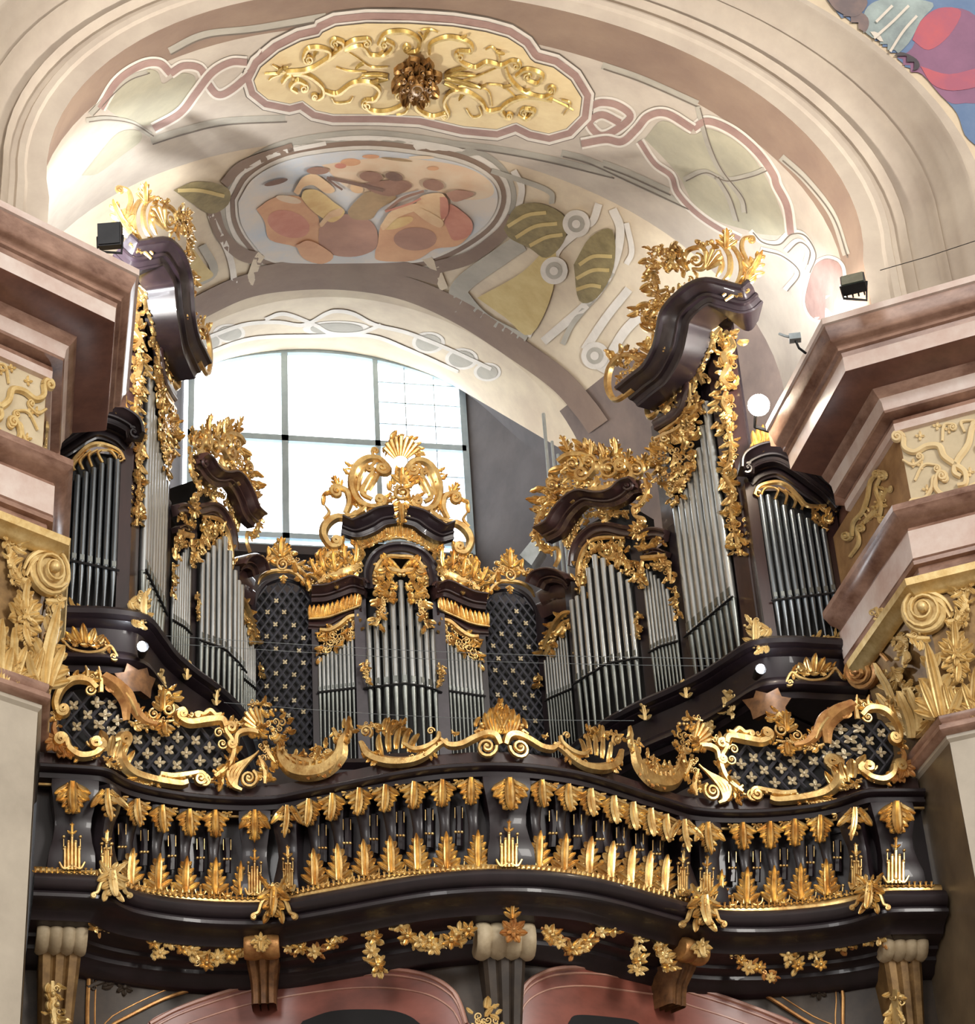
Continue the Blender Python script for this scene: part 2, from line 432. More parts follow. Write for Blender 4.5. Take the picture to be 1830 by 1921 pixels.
zF = lambda *p: Q(0, 0, .3825, p)
zG = lambda *p: Q(300, 250, .5191, p)
zH = lambda *p: Q(1130, 0, .3825, p)
zK = lambda *p: Q(0, 830, .2604, p)
zL = lambda *p: Q(1580, 1000, .2187, p)
zP = lambda *p: Q(450, 280, .2732, p)
zT = lambda *p: Q(1080, 420, .2186, p)
def glass():
    m = bpy.data.materials.new('clear_window_glass'); m.use_nodes = True; nt = m.node_tree; nt.nodes.clear()
    o = nt.nodes.new('ShaderNodeOutputMaterial'); mi = nt.nodes.new('ShaderNodeMixShader'); tr = nt.nodes.new('ShaderNodeBsdfTransparent'); gs = nt.nodes.new('ShaderNodeBsdfGlossy')
    gs.inputs['Roughness'].default_value = .05; mi.inputs[0].default_value = .06
    nt.links.new(tr.outputs[0], mi.inputs[1]); nt.links.new(gs.outputs[0], mi.inputs[2]); nt.links.new(mi.outputs[0], o.inputs[0]); return m
G['glass'] = glass()
# ================================================================== SETTING
def arch(Y, zc, c, n=56, pm=1.36, zbot=7.4, legs=3):
    out = []
    def pt(ph):
        r = c[0]+c[1]*ph**2+c[2]*ph**4; return V((r*sin(ph), Y, zc+r*cos(ph)))
    a = pt(-pm)
    for k in range(legs): out.append(V((a.x, Y, zbot+(a.z-zbot)*k/legs)))
    for i in range(n+1): out.append(pt(-pm+2*pm*i/n))
    b = pt(pm)
    for k in range(legs): out.append(V((b.x, Y, b.z+(zbot-b.z)*(k+1)/legs)))
    return out
def lerpr(a, b, t, dy=0.): return [p+(q-p)*t+V((0,dy,0)) for p, q in zip(a, b)]
ZB = 12.56
A2 = arch(14.5, 12.9, (3.64,.70,-.36), zbot=ZB); A0 = arch(14.45, 13.0, (3.77,.76,-.33), zbot=ZB); A1 = arch(13.9, 12.95, (3.91,1.09,-.41), zbot=ZB)
A3 = arch(17.8, 13.31, (4.26,.43,-.28), zbot=ZB); A4 = arch(21.6, 15.36, (2.98,0,0), pm=pi/2)
A5 = arch(23.9, 14.96, (4.2,0,0), pm=.467)
A1o = [V((p.x*1.045, 13.86, 12.95+(p.z-12.95)*1.045 if p.z > 12.95 else p.z)) for p in A1]

# front arch: moulded ring and the wall above it
ring = MB()
rows = [A2, lerpr(A2,A0,.55), lerpr(A2,A0,.62,-.03), lerpr(A2,A0,.8,-.035), lerpr(A2,A0,.86), A0, lerpr(A0,A1,.06,-.05), lerpr(A0,A1,.12,-.06), lerpr(A0,A1,.14,.02),
        lerpr(A0,A1,.5,.03), lerpr(A0,A1,.53,-.03), lerpr(A0,A1,.58,-.05), lerpr(A0,A1,.6,.0), lerpr(A0,A1,.66,-.03), lerpr(A0,A1,.76,-.06), lerpr(A0,A1,.8,-.11), lerpr(A0,A1,.9,-.1), lerpr(A0,A1,.95,-.16), lerpr(A0,A1,1.,-.16), lerpr(A0,A1,1.02,.0), A1o]
ring.grid(rows, 0)
struct('trim_1', ring, 'plaster')
sp = MB()
sp.grid([A1o]+[[V((p.x*k, 13.86-.25*(k-1.045)*3, 12.95+(p.z-12.95)*k if p.z > 12.95 else p.z)) for p in A1] for k in (1.12,1.3,1.6,2.1)], 0)
BV_SP = BVHTree.FromPolygons(sp.v, sp.f)

# vault over the organ loft
ceil_ = MB()
NB = 14
vr = [lerpr(A2, A3, t/NB) for t in range(NB+1)]
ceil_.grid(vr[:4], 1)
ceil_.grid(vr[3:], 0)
br = [lerpr(A3, A4, t/10) for t in range(11)]
ceil_.grid(br, 2)
NJ = len(A3)-1
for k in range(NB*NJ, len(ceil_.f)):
    if (k-NB*NJ) % NJ < 12 or (k-NB*NJ) % NJ >= NJ-12: ceil_.m[k] = 11  # lower vault sides in darker brown: shade put into the colour
BV_C = BVHTree.FromPolygons(ceil_.v, ceil_.f)
nich = MB(); nich.grid([lerpr(A4, A5, t/6) for t in range(7)], 0)
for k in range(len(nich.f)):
    if k % NJ < 7 or k % NJ >= NJ-7: nich.m[k] = 3  # lower niche sides in dim grey, shade carried by the colour
BV_N = BVHTree.FromPolygons(nich.v, nich.f)
def cast(bv, x, y, lift):
    d = ray(x, y).normalized(); h, n, i, t = bv.ray_cast(CAM, d)
    if h is None: return None
    if n.dot(d) > 0: n = -n
    return h+n*lift
def paint(mb, bv, poly, m, lift, step=26, smooth=True):
    P = [tuple(p) for p in (cat(list(poly)+[poly[0]], 4)[:-1] if smooth else poly)]
    vs = [V(p) for p in P]; n = len(vs); ed = [(i, (i+1) % n) for i in range(n)]
    xs = [p[0] for p in P]; ys = [p[1] for p in P]; y = min(ys)+step/2
    while y < max(ys):
        x = min(xs)+step/2
        while x < max(xs):
            if inside(x, y, P): vs.append(V((x, y)))
            x += step
        y += step*.8
    r = delaunay_2d_cdt(vs, ed, [tuple(range(n))], 1, 1e-4)
    out = [cast(bv, v.x, v.y, lift) for v in r[0]]; b = len(mb.v)
    good = [o is not None for o in out]
    mb.v.extend([o or V((0,20,18)) for o in out])
    for f in r[2]:
        if all(good[i] for i in f): mb.f.append(tuple(b+i for i in f)); mb.m.append(m)
def pline(mb, bv, pts, w, m, lift, n=8, close=False):
    P = cat(list(pts)+([pts[0]] if close else []), n); rows = []
    for i, p in enumerate(P):
        d = (P[min(i+1,len(P)-1)]-P[max(i-1,0)]); d = d.normalized() if d.length else V((1,0)); q = V((-d.y, d.x))
        r = [cast(bv, p.x+q.x*w*k/2, p.y+q.y*w*k/2, lift) for k in (-1, 0, 1)]
        if None in r:
            if len(rows) > 1: mb.grid(rows, m)
            rows = []
        else: rows.append(r)
    if len(rows) > 1: mb.grid(rows, m)
def offset(poly, d):
    out = []; n = len(poly); A = sum(poly[i][0]*poly[(i+1)%n][1]-poly[(i+1)%n][0]*poly[i][1] for i in range(n))
    sg = 1 if A > 0 else -1
    for i in range(n):
        t = V(poly[(i+1)%n])-V(poly[i-1]); t.normalize(); out.append((poly[i][0]+t.y*d*sg, poly[i][1]-t.x*d*sg))
    return out
# material slots of the ceiling: 0 plaster 1 brown 2 pale 3 mauve 4 white 5 dark line 6 cream 7 olive 8 yellow 9 moss 10 grey
def ribbon(pts, w=22, lift=.004):
    pline(ceil_, BV_C, pts, w, 4, lift); pline(ceil_, BV_C, pts, w-9, 3, lift+.004)
    P = cat(pts, 6)
for pl in (zF((510,520),(590,420),(690,345),(770,350),(800,410),(880,360),(950,370),(950,430),(860,530),(740,610),(640,600),(560,560)),
           zH((210,680),(300,590),(440,660),(520,630),(640,680),(740,770),(810,880),(870,1010),(900,1140),(800,1150),(720,1130),(560,1080),(450,1000),(370,850)),
           zF((400,860),(480,760),(580,650),(680,640),(690,690),(600,760),(480,850))):
    paint(ceil_, BV_C, pl, 7, .003)
for pts in (zF((830,250),(1000,170),(1250,140),(1600,80)), zF((740,690),(900,640),(1100,595),(1400,580)), zH((0,320),(200,390),(470,510)), zH((0,800),(130,850),(330,940)),
            zH((880,770),(1000,880),(1130,1050),(1200,1250)), zE((520,655),(900,650),(1200,670),(1500,720),(1830,800)), zH((-200,750),(-60,790),(160,890),(420,1010))):
    pline(ceil_, BV_C, pts, 14, 10, .003); pline(ceil_, BV_C, [(x+3, y+6) for x, y in pts], 2.5, 5, .006)
ribbon(zF((490,530),(575,395),(690,318),(780,308),(835,358)))
ribbon(zF((835,358),(900,320),(980,332),(1015,400),(1065,460),(1130,440),(1220,360),(1300,250)))
ribbon(zF((1210,300),(1130,300),(1040,350),(960,450),(880,550),(750,625)), lift=.01)
ribbon(zH((-60,520),(0,500),(80,515),(140,570),(60,640),(-10,660),(-60,600),(0,560),(90,600)))
ribbon(zH((-100,700),(20,680),(100,690),(170,630),(230,565),(320,552),(450,628)), lift=.01)
ribbon(zH((450,628),(520,592),(640,640),(760,740),(840,850),(860,910),(910,1010),(930,1150)))
ribbon(zH((185,690),(260,800),(340,860),(370,940),(450,1030),(560,1110),(680,1170)), 18)
for pts in (zH((470,520),(520,700),(580,830),(680,960),(700,1040)), zH((400,880),(500,840),(600,880),(720,860),(800,830)), zH((560,860),(620,960),(660,1080)), zF((420,590),(520,580),(640,600),(740,660)), zF((440,560),(600,400),(720,350))):
    pline(ceil_, BV_C, pts, 10, 10, .007); pline(ceil_, BV_C, [(x+5,y+2) for x, y in pts], 2, 5, .008)
pk = zH((1025,1350),(1050,1295),(1110,1268),(1165,1290),(1185,1345),(1180,1480),(1120,1560),(1040,1560),(1000,1480))
paint(ceil_, BV_C, offset(pk, 6), 4, .004); paint(ceil_, BV_C, pk, 3, .008)
for pts in (zH((730,1130),(780,1180),(860,1190),(920,1140),(990,1150),(1040,1240),(1010,1330)), zH((900,1230),(960,1180),(1010,1220),(1000,1290)), zH((780,1220),(880,1250),(960,1330),(900,1420))):
    pline(ceil_, BV_C, pts, 9, 4, .006); pline(ceil_, BV_C, [(x+5,y+3) for x, y in pts], 2.5, 5, .008)
CART = zE((185,360),(215,300),(300,230),(400,180),(485,160),(500,140),(560,112),(700,97),(900,99),(1100,112),(1250,137),(1350,165),(1420,210),(1455,262),(1475,278),(1560,300),(1640,360),(1690,440),(1680,520),(1620,580),(1540,602),(1460,585),(1392,552),(1372,556),(1300,582),(1150,568),(950,522),(760,512),(550,512),(470,495),(425,462),(408,450),(350,465),(250,445),(200,405))
for d, m, lf in ((26,5,.004),(24,4,.008),(18,3,.012),(5,4,.016),(1.5,5,.02),(0,6,.024)):
    paint(ceil_, BV_C, offset(CART, d) if d else CART, m, lf, smooth=False)
# painted frame round the fresco
OVAL = zG((280,240),(330,160),(430,100),(560,68),(750,52),(950,72),(1100,105),(1195,160),(1225,225),(1200,300),(1130,365),(1010,430),(900,455),(700,462),(420,455),(330,385),(288,310))
paint(ceil_, BV_C, offset(OVAL, 34), 10, .004); paint(ceil_, BV_C, offset(OVAL, 24), 4, .008); paint(ceil_, BV_C, offset(OVAL, 15), 1, .012); paint(ceil_, BV_C, offset(OVAL, 6), 4, .016)
for pts, w, m in ((zG((340,505),(520,475),(700,468),(880,485),(1010,520)),26,1),(zG((1000,480),(1120,445),(1230,365),(1280,300)),24,1),(zG((190,270),(220,360),(290,430),(370,450)),24,1),
    (zG((90,650),(300,552),(500,520),(700,522),(900,560),(1100,650),(1300,780),(1450,890),(1540,990),(1590,1060)),44,1),(zG((320,540),(360,440),(420,400)),16,2),(zG((1030,560),(1000,490),(960,440)),16,2),
    (zG((180,290),(250,440),(270,560)),12,4),(zG((1090,640),(1090,550),(1250,430),(1310,390)),34,10),(zG((1090,560),(1180,660),(1330,740)),14,10),(zG((60,560),(190,500),(150,400)),16,10),
    (zG((1640,270),(1668,350),(1640,480),(1560,600),(1390,750)),16,4),(zG((1690,320),(1710,420),(1690,470)),10,4),(zG((1440,400),(1400,480),(1400,560),(1330,730)),16,4),(zG((1540,330),(1440,420),(1440,500)),14,4),
    (zG((1590,250),(1560,320),(1480,330)),14,4),(zG((1640,500),(1600,560),(1500,680),(1460,760)),10,10),(zG((1700,560),(1620,660),(1540,780)),16,4),(zG((1760,640),(1680,720),(1600,860)),18,4),
    (zG((1280,130),(1310,190),(1300,260)),12,4),(zG((1200,130),(1400,200),(1420,250)),10,10),(zG((480,45),(300,110),(230,180)),18,1),(zG((600,30),(420,70),(290,140)),8,4)):
    pline(ceil_, BV_C, pts, w, m, .02)
paint(ceil_, BV_C, zG((1150,590),(1310,500),(1425,400),(1425,560),(1345,725),(1250,660)), 8, .022)
paint(ceil_, BV_C, zG((110,400),(160,470),(190,510),(130,540),(80,570)), 8, .022)
for pl in (zG((1245,340),(1290,260),(1380,248),(1470,300),(1462,390),(1400,445),(1340,410),(1270,375)), zG((1500,470),(1560,370),(1640,345),(1645,480),(1585,590),(1520,600)), zG((45,200),(130,168),(240,190),(245,250),(180,285),(110,245))):
    paint(ceil_, BV_C, pl, 9, .024)
for pts in (zG((1260,330),(1330,290),(1400,280)), zG((1290,370),(1360,330),(1440,320)), zG((1340,400),(1400,370),(1460,360)), zG((1520,470),(1570,440),(1640,440)), zG((1510,520),(1570,490),(1630,490)), zG((1510,560),(1560,545),(1600,550)), zG((60,200),(140,200),(230,220))):
    pline(ceil_, BV_C, pts, 7, 8, .028)
for cx, cy in zG((1510,320),(1430,490),(1580,800)):
    for r, m, lf in ((26,4,.03),(16,10,.033),(8,4,.036)): paint(ceil_, BV_C, [(cx+r*cos(a*pi/5), cy+r*sin(a*pi/5)) for a in range(10)], m, lf, 12)
for cx, rx, ry, cy in ((250,45,26,722),(640,95,22,706),(972,46,30,756),(1092,46,30,815),(185,30,24,752),(1185,38,26,862)):
    x, y = zG((cx, cy))[0]
    for k, m, lf in ((1.3,1,.004),(1,2,.008)): paint(nich, BV_N, [(x+.52*rx*k*cos(a*pi/8), y+.52*ry*k*sin(a*pi/8)+ (0)) for a in range(16)], m, lf, 14)
for pts in (zG((160,740),(300,690),(420,680),(520,690),(600,650),(640,640),(700,650),(780,690),(900,720),(1050,780),(1200,850)), zG((150,800),(330,740),(560,730),(760,730),(900,780),(1080,860)), zG((380,670),(450,650),(560,690),(620,720),(720,720),(800,690))):
    pline(nich, BV_N, pts, 7, 1, .012)
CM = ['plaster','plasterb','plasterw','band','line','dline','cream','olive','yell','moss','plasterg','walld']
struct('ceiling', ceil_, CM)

# back wall with the window niche
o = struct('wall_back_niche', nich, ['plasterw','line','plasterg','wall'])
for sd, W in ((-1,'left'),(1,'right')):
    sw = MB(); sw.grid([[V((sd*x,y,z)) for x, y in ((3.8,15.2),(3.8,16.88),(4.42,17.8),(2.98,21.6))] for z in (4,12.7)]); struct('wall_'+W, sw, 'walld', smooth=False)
wb = MB()
wb.grid([[V((-1.86,23.9,7.4)), V((1.86,23.9,7.4))], [V((-1.86,23.9,15.95)), V((1.86,23.9,15.95))]])
wb.box((0,24.0,15.9), 3.8, .5, .12)
struct('wall_back', wb, 'wall')
fl = MB(); fl.box((0,8,-.1), 30, 40, .2); struct('floor', fl, 'floor')
struct('wall_front', sp, 'plasterw')

# window
w = thing('window_1', 'bright arched window with wide square panes behind the organ', 'window', (0,23.9,15.95))
w['kind'] = 'structure'
fr = MB(); gl = MB()
def bar(mb, a, b, wd, dp=.07):
    a, b = V(a), V(b); d = (b-a).normalized(); q = V((-d.z, 0, d.x))*wd/2; y = V((0, dp/2, 0))
    mb.grid([[a+q-y, a-q-y, a-q+y, a+q+y], [b+q-y, b-q-y, b-q+y, b+q+y]], 0, True)
Yw = 23.85
ztop = lambda x: 14.96+math.sqrt(4.2**2-x*x)
for x, wd in ((-.56,.09),(.68,.07),(-1.8,.08),(1.87,.09)): bar(fr, (x,Yw,15.95), (x,Yw,ztop(x)), wd)
for z, wd in ((17.66,.09),(16.15,.08),(15.99,.06)): bar(fr, (-1.84,Yw,z), (1.88,Yw,z), wd)
ap = [V((x, Yw, ztop(x)-.03)) for x in [(-1.86+3.74*i/20) for i in range(21)]]
sweep(fr, ap, [(-.04,-.05),(.04,-.05),(.04,.05),(-.04,.05),(-.04,-.05)], nrm=V((0,-1,0)))
fr.build('window_frame', 'frame', w)
th = MB()
for x in (.68+.4, .68+.8): bar(th, (x,Yw,15.95), (x,Yw,ztop(x)), .014, .02)
for z in (16.5,16.85,17.2,18.0,18.35,18.68): bar(th, (.68,Yw,z), (1.87,Yw,z), .013, .02)
th.build('glazing_bar', 'frame', w)
for i, (a, b) in enumerate(((-1.8,-.56),(-.56,.68),(.68,1.87))):
    for c, d in ((15.98,16.15),(16.15,17.66),(17.66,None)):
        g = MB()
        if d: g.poly([V((a,Yw+.01,c)),V((b,Yw+.01,c)),V((b,Yw+.01,d)),V((a,Yw+.01,d))])
        else: g.poly([V((a,Yw+.01,c)),V((b,Yw+.01,c))]+[V((b+(a-b)*k/8, Yw+.01, ztop(b+(a-b)*k/8)-.04)) for k in range(9)])
        o = g.build('window_pane', 'glass', w, smooth=False)

# ------------------------------------------------------------------ fresco and dome painting
def paintmat(n, a, b, sc=3.): G[n] = mat(n, L(*a), L(*b), rough=.85, scale=sc, detail=7)
paintmat('fresco_sky', (200,204,208), (224,210,194), 1.4); paintmat('fresco_peach', (228,178,134), (212,156,118), 2); paintmat('fresco_mauve', (190,144,120), (172,128,108), 2)
paintmat('fresco_haze', (232,210,180), (228,194,160), 2); paintmat('fresco_flesh', (236,202,158), (224,180,136), 4); paintmat('fresco_yellow', (236,206,142), (224,182,122), 4)
paintmat('fresco_brown', (166,126,104), (148,110,92), 4); paintmat('fresco_olive', (180,148,108), (162,134,98), 4); paintmat('fresco_rose', (214,150,126), (202,132,110), 3); paintmat('fresco_dark', (136,104,86), (118,90,76), 4)
fm = ['fresco_sky','fresco_peach','fresco_mauve','fresco_haze','fresco_flesh','fresco_yellow','fresco_brown','fresco_olive','fresco_rose','fresco_dark']
fs = MB(); lf = [.03]
def fp(i, poly, st=12): lf[0] += .0015; paint(fs, BV_C, poly, i, lf[0], st)
def ell(cx, cy, rx, ry, rot=0): return [(cx+rx*cos(a*pi/7)*cos(rot)-ry*sin(a*pi/7)*sin(rot), cy+rx*cos(a*pi/7)*sin(rot)+ry*sin(a*pi/7)*cos(rot)) for a in range(14)]
def fe(i, cx, cy, rx, ry, rot=0): x, y = zP((cx, cy))[0]; fp(i, ell(x, y, rx*.2732, ry*.2732, rot))
fp(0, OVAL, 20)
fp(3, zP((560,90),(760,60),(1000,40),(1300,60),(1560,110),(1720,200),(1740,300),(1560,330),(1300,260),(1000,300),(760,260)))
fe(1,760,70,70,26); fe(8,690,95,40,18); fe(1,900,30,60,14); fe(7,1080,50,110,9,.12); fe(3,1250,35,90,12); fe(1,1330,110,40,14)
fp(1, zP((105,390),(230,310),(400,300),(500,380),(545,480),(545,640),(480,740),(380,650),(200,600),(165,480)))
fe(8,330,490,150,90,.3); fe(3,330,320,90,24,.2)
fp(2, zP((540,520),(620,440),(760,420),(900,470),(948,560),(930,660),(800,712),(640,702),(545,640)))
fp(1, zP((950,620),(970,500),(1060,420),(1200,400),(1400,440),(1530,520),(1585,560),(1500,640),(1350,660),(1200,740),(960,740),(930,690)))
fe(2,1210,590,150,80); fe(5,1090,480,110,34,-.3)
fp(8, zP((1395,440),(1440,350),(1520,390),(1602,470),(1590,560),(1480,600),(1430,520)))
fp(1, zP((380,630),(480,600),(640,700),(560,760),(430,720)))
fp(7, zP((780,340),(860,270),(960,260),(1080,300),(960,380),(900,450),(780,450),(740,400)))
fp(6, zP((830,210),(930,190),(1110,180),(1185,225),(1060,290),(930,270)))
fp(5, zP((415,300),(440,250),(530,250),(640,330),(720,400),(640,470),(560,440),(470,370)))
fp(4, zP((360,260),(420,165),(500,135),(580,180),(650,250),(590,270),(500,215),(430,230),(400,280)))
fp(4, zP((540,480),(610,400),(700,370),(690,420),(620,440),(560,500)))
fe(9,240,192,85,18,-.25); fe(6,530,112,78,26); fe(4,800,235,46,30,.3); fe(6,900,152,80,36,.1); fe(9,1060,150,62,30,.2)
fp(4, zP((1205,350),(1260,280),(1400,268),(1432,370),(1395,470),(1310,450)))
fp(8, zP((1380,290),(1430,300),(1440,400),(1390,440)))
fp(4, zP((965,490),(1050,380),(1240,330),(1250,368),(1090,430),(995,515)))
fp(4, zP((1190,380),(1260,370),(1400,450),(1380,500),(1280,450)))
fe(6,1335,205,74,38,.15); fp(2, zP((1425,262),(1500,238),(1620,266),(1500,320),(1450,300)))
pline(fs, BV_C, zP((590,148),(760,182),(985,236)), 6, 9, .09); pline(fs, BV_C, zP((600,160),(700,230)), 4, 9, .09); pline(fs, BV_C, zP((1000,380),(1120,290),(1270,240)), 5, 6, .09)
pline(fs, BV_C, zP((1000,380),(1160,330),(1250,290)), 4, 8, .092)
tag(fs.build('ceiling_fresco', fm), 'oval ceiling painting of music-making putti on orange clouds, above the window', 'painting')

paintmat('robe_pink', (200,104,108), (172,100,118), 2.2); paintmat('robe_violet', (150,108,134), (136,100,124), 3); paintmat('robe_pale', (176,190,186), (140,150,150), 3); paintmat('sky_blue', (96,120,156), (120,140,170), 2)
paintmat('paint_shadow', (70,66,72), (90,84,86), 3); paintmat('flesh_grey', (150,128,120), (120,108,108), 3)
dm = ['sky_blue','robe_pink','robe_violet','robe_pale','paint_shadow','flesh_grey','line']
dp = MB(); lf = [.01]
def dpp(i, poly, st=14): lf[0] += .002; paint(dp, BV_SP, poly, i, lf[0], st)
dpp(0, zH((1100,0),(1300,-160),(1960,-160),(1960,700),(1800,690),(1740,560),(1660,470),(1560,360),(1400,300),(1250,180)))
dpp(2, zH((1420,300),(1520,240),(1560,120),(1640,50),(1800,60),(1900,200),(1900,480),(1780,510),(1690,500),(1570,370),(1500,355)))
dpp(1, zH((1520,200),(1560,110),(1650,45),(1760,60),(1700,180),(1600,250)))
dpp(1, zH((1560,330),(1700,370),(1860,340),(1860,420),(1720,450),(1620,420)))
dpp(3, zH((1270,130),(1300,40),(1400,0),(1620,20),(1560,110),(1500,220),(1400,300),(1320,270)))
dpp(5, zH((1090,120),(1160,40),(1290,80),(1300,150),(1230,200),(1150,180)))
dpp(5, zH((1100,0),(1240,-40),(1300,20),(1240,90),(1150,60)))
dpp(4, zH((1150,180),(1230,205),(1300,230),(1380,310),(1440,270),(1380,320),(1310,260),(1220,215)))
dpp(6, zH((1270,170),(1350,170),(1395,260),(1390,295),(1330,290),(1290,240)))
dpp(4, zH((1400,310),(1460,265),(1540,300),(1550,345),(1480,355)))
for pts in (zH((1500,40),(1420,120),(1330,200)), zH((1540,90),(1470,170),(1400,280)), zH((1420,40),(1340,120))): pline(dp, BV_SP, pts, 5, 6, .04)
tag(dp.build('dome_painting', dm), 'painted robed figures in pink, violet and pale green at the upper right', 'painting')
dq = MB(); paint(dq, BV_SP, [(-30,-30),(46,-30),(30,20),(8,62),(-30,90)], 0, .02, 14, False)
tag(dq.build('dome_painting', ['sky_blue']), 'small dark blue corner of the dome painting at the upper left', 'painting')

# ------------------------------------------------------------------ pilasters and entablature
PC = V((2.87,13.93)); E1 = V((.83,-.558)).normalized(); N1 = V((-E1.y*-1*-1, -E1.x)); N1 = V((-.558,-.83)).normalized(); N2 = V((-1,0))
BK = 15.98
def pil_path(o, z=0., far=3.2, back=16.9):
    # offset o into the solid; far end towards the nave, corner, back end
    mit = (-(N1+N2)).normalized(); c = PC + mit*(o/(mit.dot(-N2)))
    a = c + E1*far; b = V((c.x, back))
    return [V((a.x,a.y,z)), V((c.x,c.y,z)), V((b.x,b.y,z))]
def pil_sweep(mb, prof, m=0, back=BK, far=3.2):
    mb.grid([list(r) for r in zip(*[pil_path(o, z, far, back) for o, z in prof])], m)
s_ = .883
def build_pilaster(sd):
    W = 'left' if sd < 0 else 'right'
    X = (lambda mb: mb.mirror()) if sd < 0 else (lambda mb: mb)
    org = (sd*3.6, 14.3, 0)
    t = thing('pilaster', f'pale marble pilaster with gilded scroll capital at the {W} edge, beside the gallery', 'pilaster', org)
    sh = MB(); pil_sweep(sh, [(.6,0),(.6,8.72),(.575,8.745),(.57,8.8)]); 
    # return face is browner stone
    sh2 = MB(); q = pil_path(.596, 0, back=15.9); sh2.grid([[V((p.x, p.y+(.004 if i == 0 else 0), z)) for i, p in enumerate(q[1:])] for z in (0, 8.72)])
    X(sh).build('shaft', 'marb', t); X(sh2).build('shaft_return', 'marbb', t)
    nk = MB(); pil_sweep(nk, [(.62,8.76),(.54,8.78),(.515,8.81),(.515,8.845),(.545,8.85),(.55,8.87),(.53,8.9),(.53,8.93),(.56,8.94),(.62,8.95)])
    X(nk).build('neck_moulding', 'pink', t)
    cp = MB(); pil_sweep(cp, [(.63,8.9),(.63,9.6),(.6,9.9),(.56,10.05),(.56,10.2)], back=15.6)
    ab = MB(); pil_sweep(ab, [(.56,9.985),(.53,9.99),(.5,10.02),(.46,10.06),(.44,10.07),(.43,10.13),(.6,10.16)], back=15.6)
    X(cp).build('capital_bell', 'bell', t); X(ab).build('abacus', 'goldm', t)
    pf = pil_path(.6); cf = Plan([(p.x,p.y) for p in pf[:2]], 0, 1.); cr = Plan([(p.x,p.y) for p in pf[1:]], 0, 1.)
    v1 = MB(); (x, y), = zL((715,685)); R = 43
    disc(v1, cf, x, y, R, 15)
    volute(v1, cf, x, y, R, 60, 1, 2.6, 8, h0=15)
    stroke(v1, cf, zL((960,690),(900,600),(800,545),(710,535)), [6,10,12], h0=[8,12,15])
    stroke(v1, cf, zL((940,740),(880,640),(820,600)), [6,9,8], h0=[8,12,13])
    X(v1).build('volute', 'goldm', t)
    v2 = MB(); (x, y), = zL((205,1190)); R = 34
    v2b = MB()
    disc(v2, cr, x, y, R, 12, 0, 20, .85); volute(v2, cr, x, y, R*.86, 100, 1, 2.4, 8, h0=12)
    stroke(v2, cr, zL((420,1100),(350,1020),(270,980),(200,1010)), [6,9,10], h0=[5,9,12])
    X(v2).build('volute', 'goldo', t)
    lv = MB()
    (x, y), = zL((990,1060)); 
    for r_, n_, h_ in ((38,9,4),(25,7,10),(14,5,15)):
        for k in range(n_): leaf(lv, cf, x, y, 360*k/n_+h_*7, r_, r_*.55, .3, 0, h_, rows=5)
    acanthus(lv, cf, x, y-8, 90, 48, 40, .3, h0=10)
    acanthus(lv, cf, x+6, y+18, 270, 40, 36, .3, h0=10)
    X(lv).build('flower_bunch', 'goldm', t)
    lv = MB()
    for a, b_, wd in (((870,1590),(770,1020),34),((820,1600),(700,1300),26),((930,1590),(1050,1380),26),((1240,1590),(1200,1350),30),((960,1590),(900,1330),22),((1010,1590),(940,1370),20),((1150,1590),(1060,1330),26),((1120,1600),(1180,1200),26),((1290,1590),(1300,1150),34)):
        (xa,ya),(xb,yb) = zL(a, b_); an = math.degrees(math.atan2(-(yb-ya), xb-xa)); acanthus(lv, cf, xa, ya, an, math.hypot(xb-xa, yb-ya), wd*2.1, .3, h0=3)
    for a, b_, wd in (((640,1760),(620,1360),30),((700,1700),(690,1330),24),((560,1700),(420,1380),24),((480,1500),(400,1120),20)):
        (xa,ya),(xb,yb) = zL(a, b_); an = math.degrees(math.atan2(-(yb-ya), xb-xa)); acanthus(lv, cr, xa, ya, an, math.hypot(xb-xa, yb-ya), wd*2.1, .3, h0=3)
    X(lv).build('acanthus_leaves', 'goldm', t)
    lv = MB()
    foliage(lv, cf, zL((560,880),(640,900),(760,910)), 24, 9, 20, 3, h0=4); foliage(lv, cf, zL((990,760),(1060,640),(1040,520),(1000,430)), 30, 9, 22, 4, h0=6)
    foliage(lv, cf, zL((1080,300),(1060,420),(1100,520)), 30, 8, 24, 5, h0=10); foliage(lv, cf, zL((860,760),(960,760),(1100,740)), 20, 9, 18, 6, h0=4)
    foliage(lv, cf, zL((860,1320),(920,1350),(980,1330)), 20, 9, 22, 8, h0=6)
    foliage(lv, cr, zL((380,920),(480,900),(560,930),(540,1130)), 24, 9, 20, 7, h0=4); foliage(lv, cr, zL((320,640),(370,740),(390,860)), 20, 8, 22, 9, h0=8); foliage(lv, cr, zL((440,1150),(520,1300),(650,1340)), 24, 9, 20, 11, h0=3)
    X(lv).build('carved_foliage', 'goldm', t)

    e = thing('entablature', f'stepped pink marble entablature with gilt frieze panel above the {W} capital', 'entablature', (sd*3.5, 14.2, 10.16))
    ar = MB()
    pil_sweep(ar, [(.7,10.16),(.61,10.17),(.61,10.28),(.615,10.3),(.57,10.31),(.565,10.345),(.585,10.355),(.57,10.37)])
    pil_sweep(ar, [(.57,10.37),(.57,10.63)], 1)
    pil_sweep(ar, [(.57,10.63),(.58,10.66),(.55,10.68),(.5,10.70),(.46,10.755),(.44,10.775),(.44,10.83),(.62,10.9),(.68,10.93)])
    X(ar).build('architrave', ['pink','pinkl'], e)
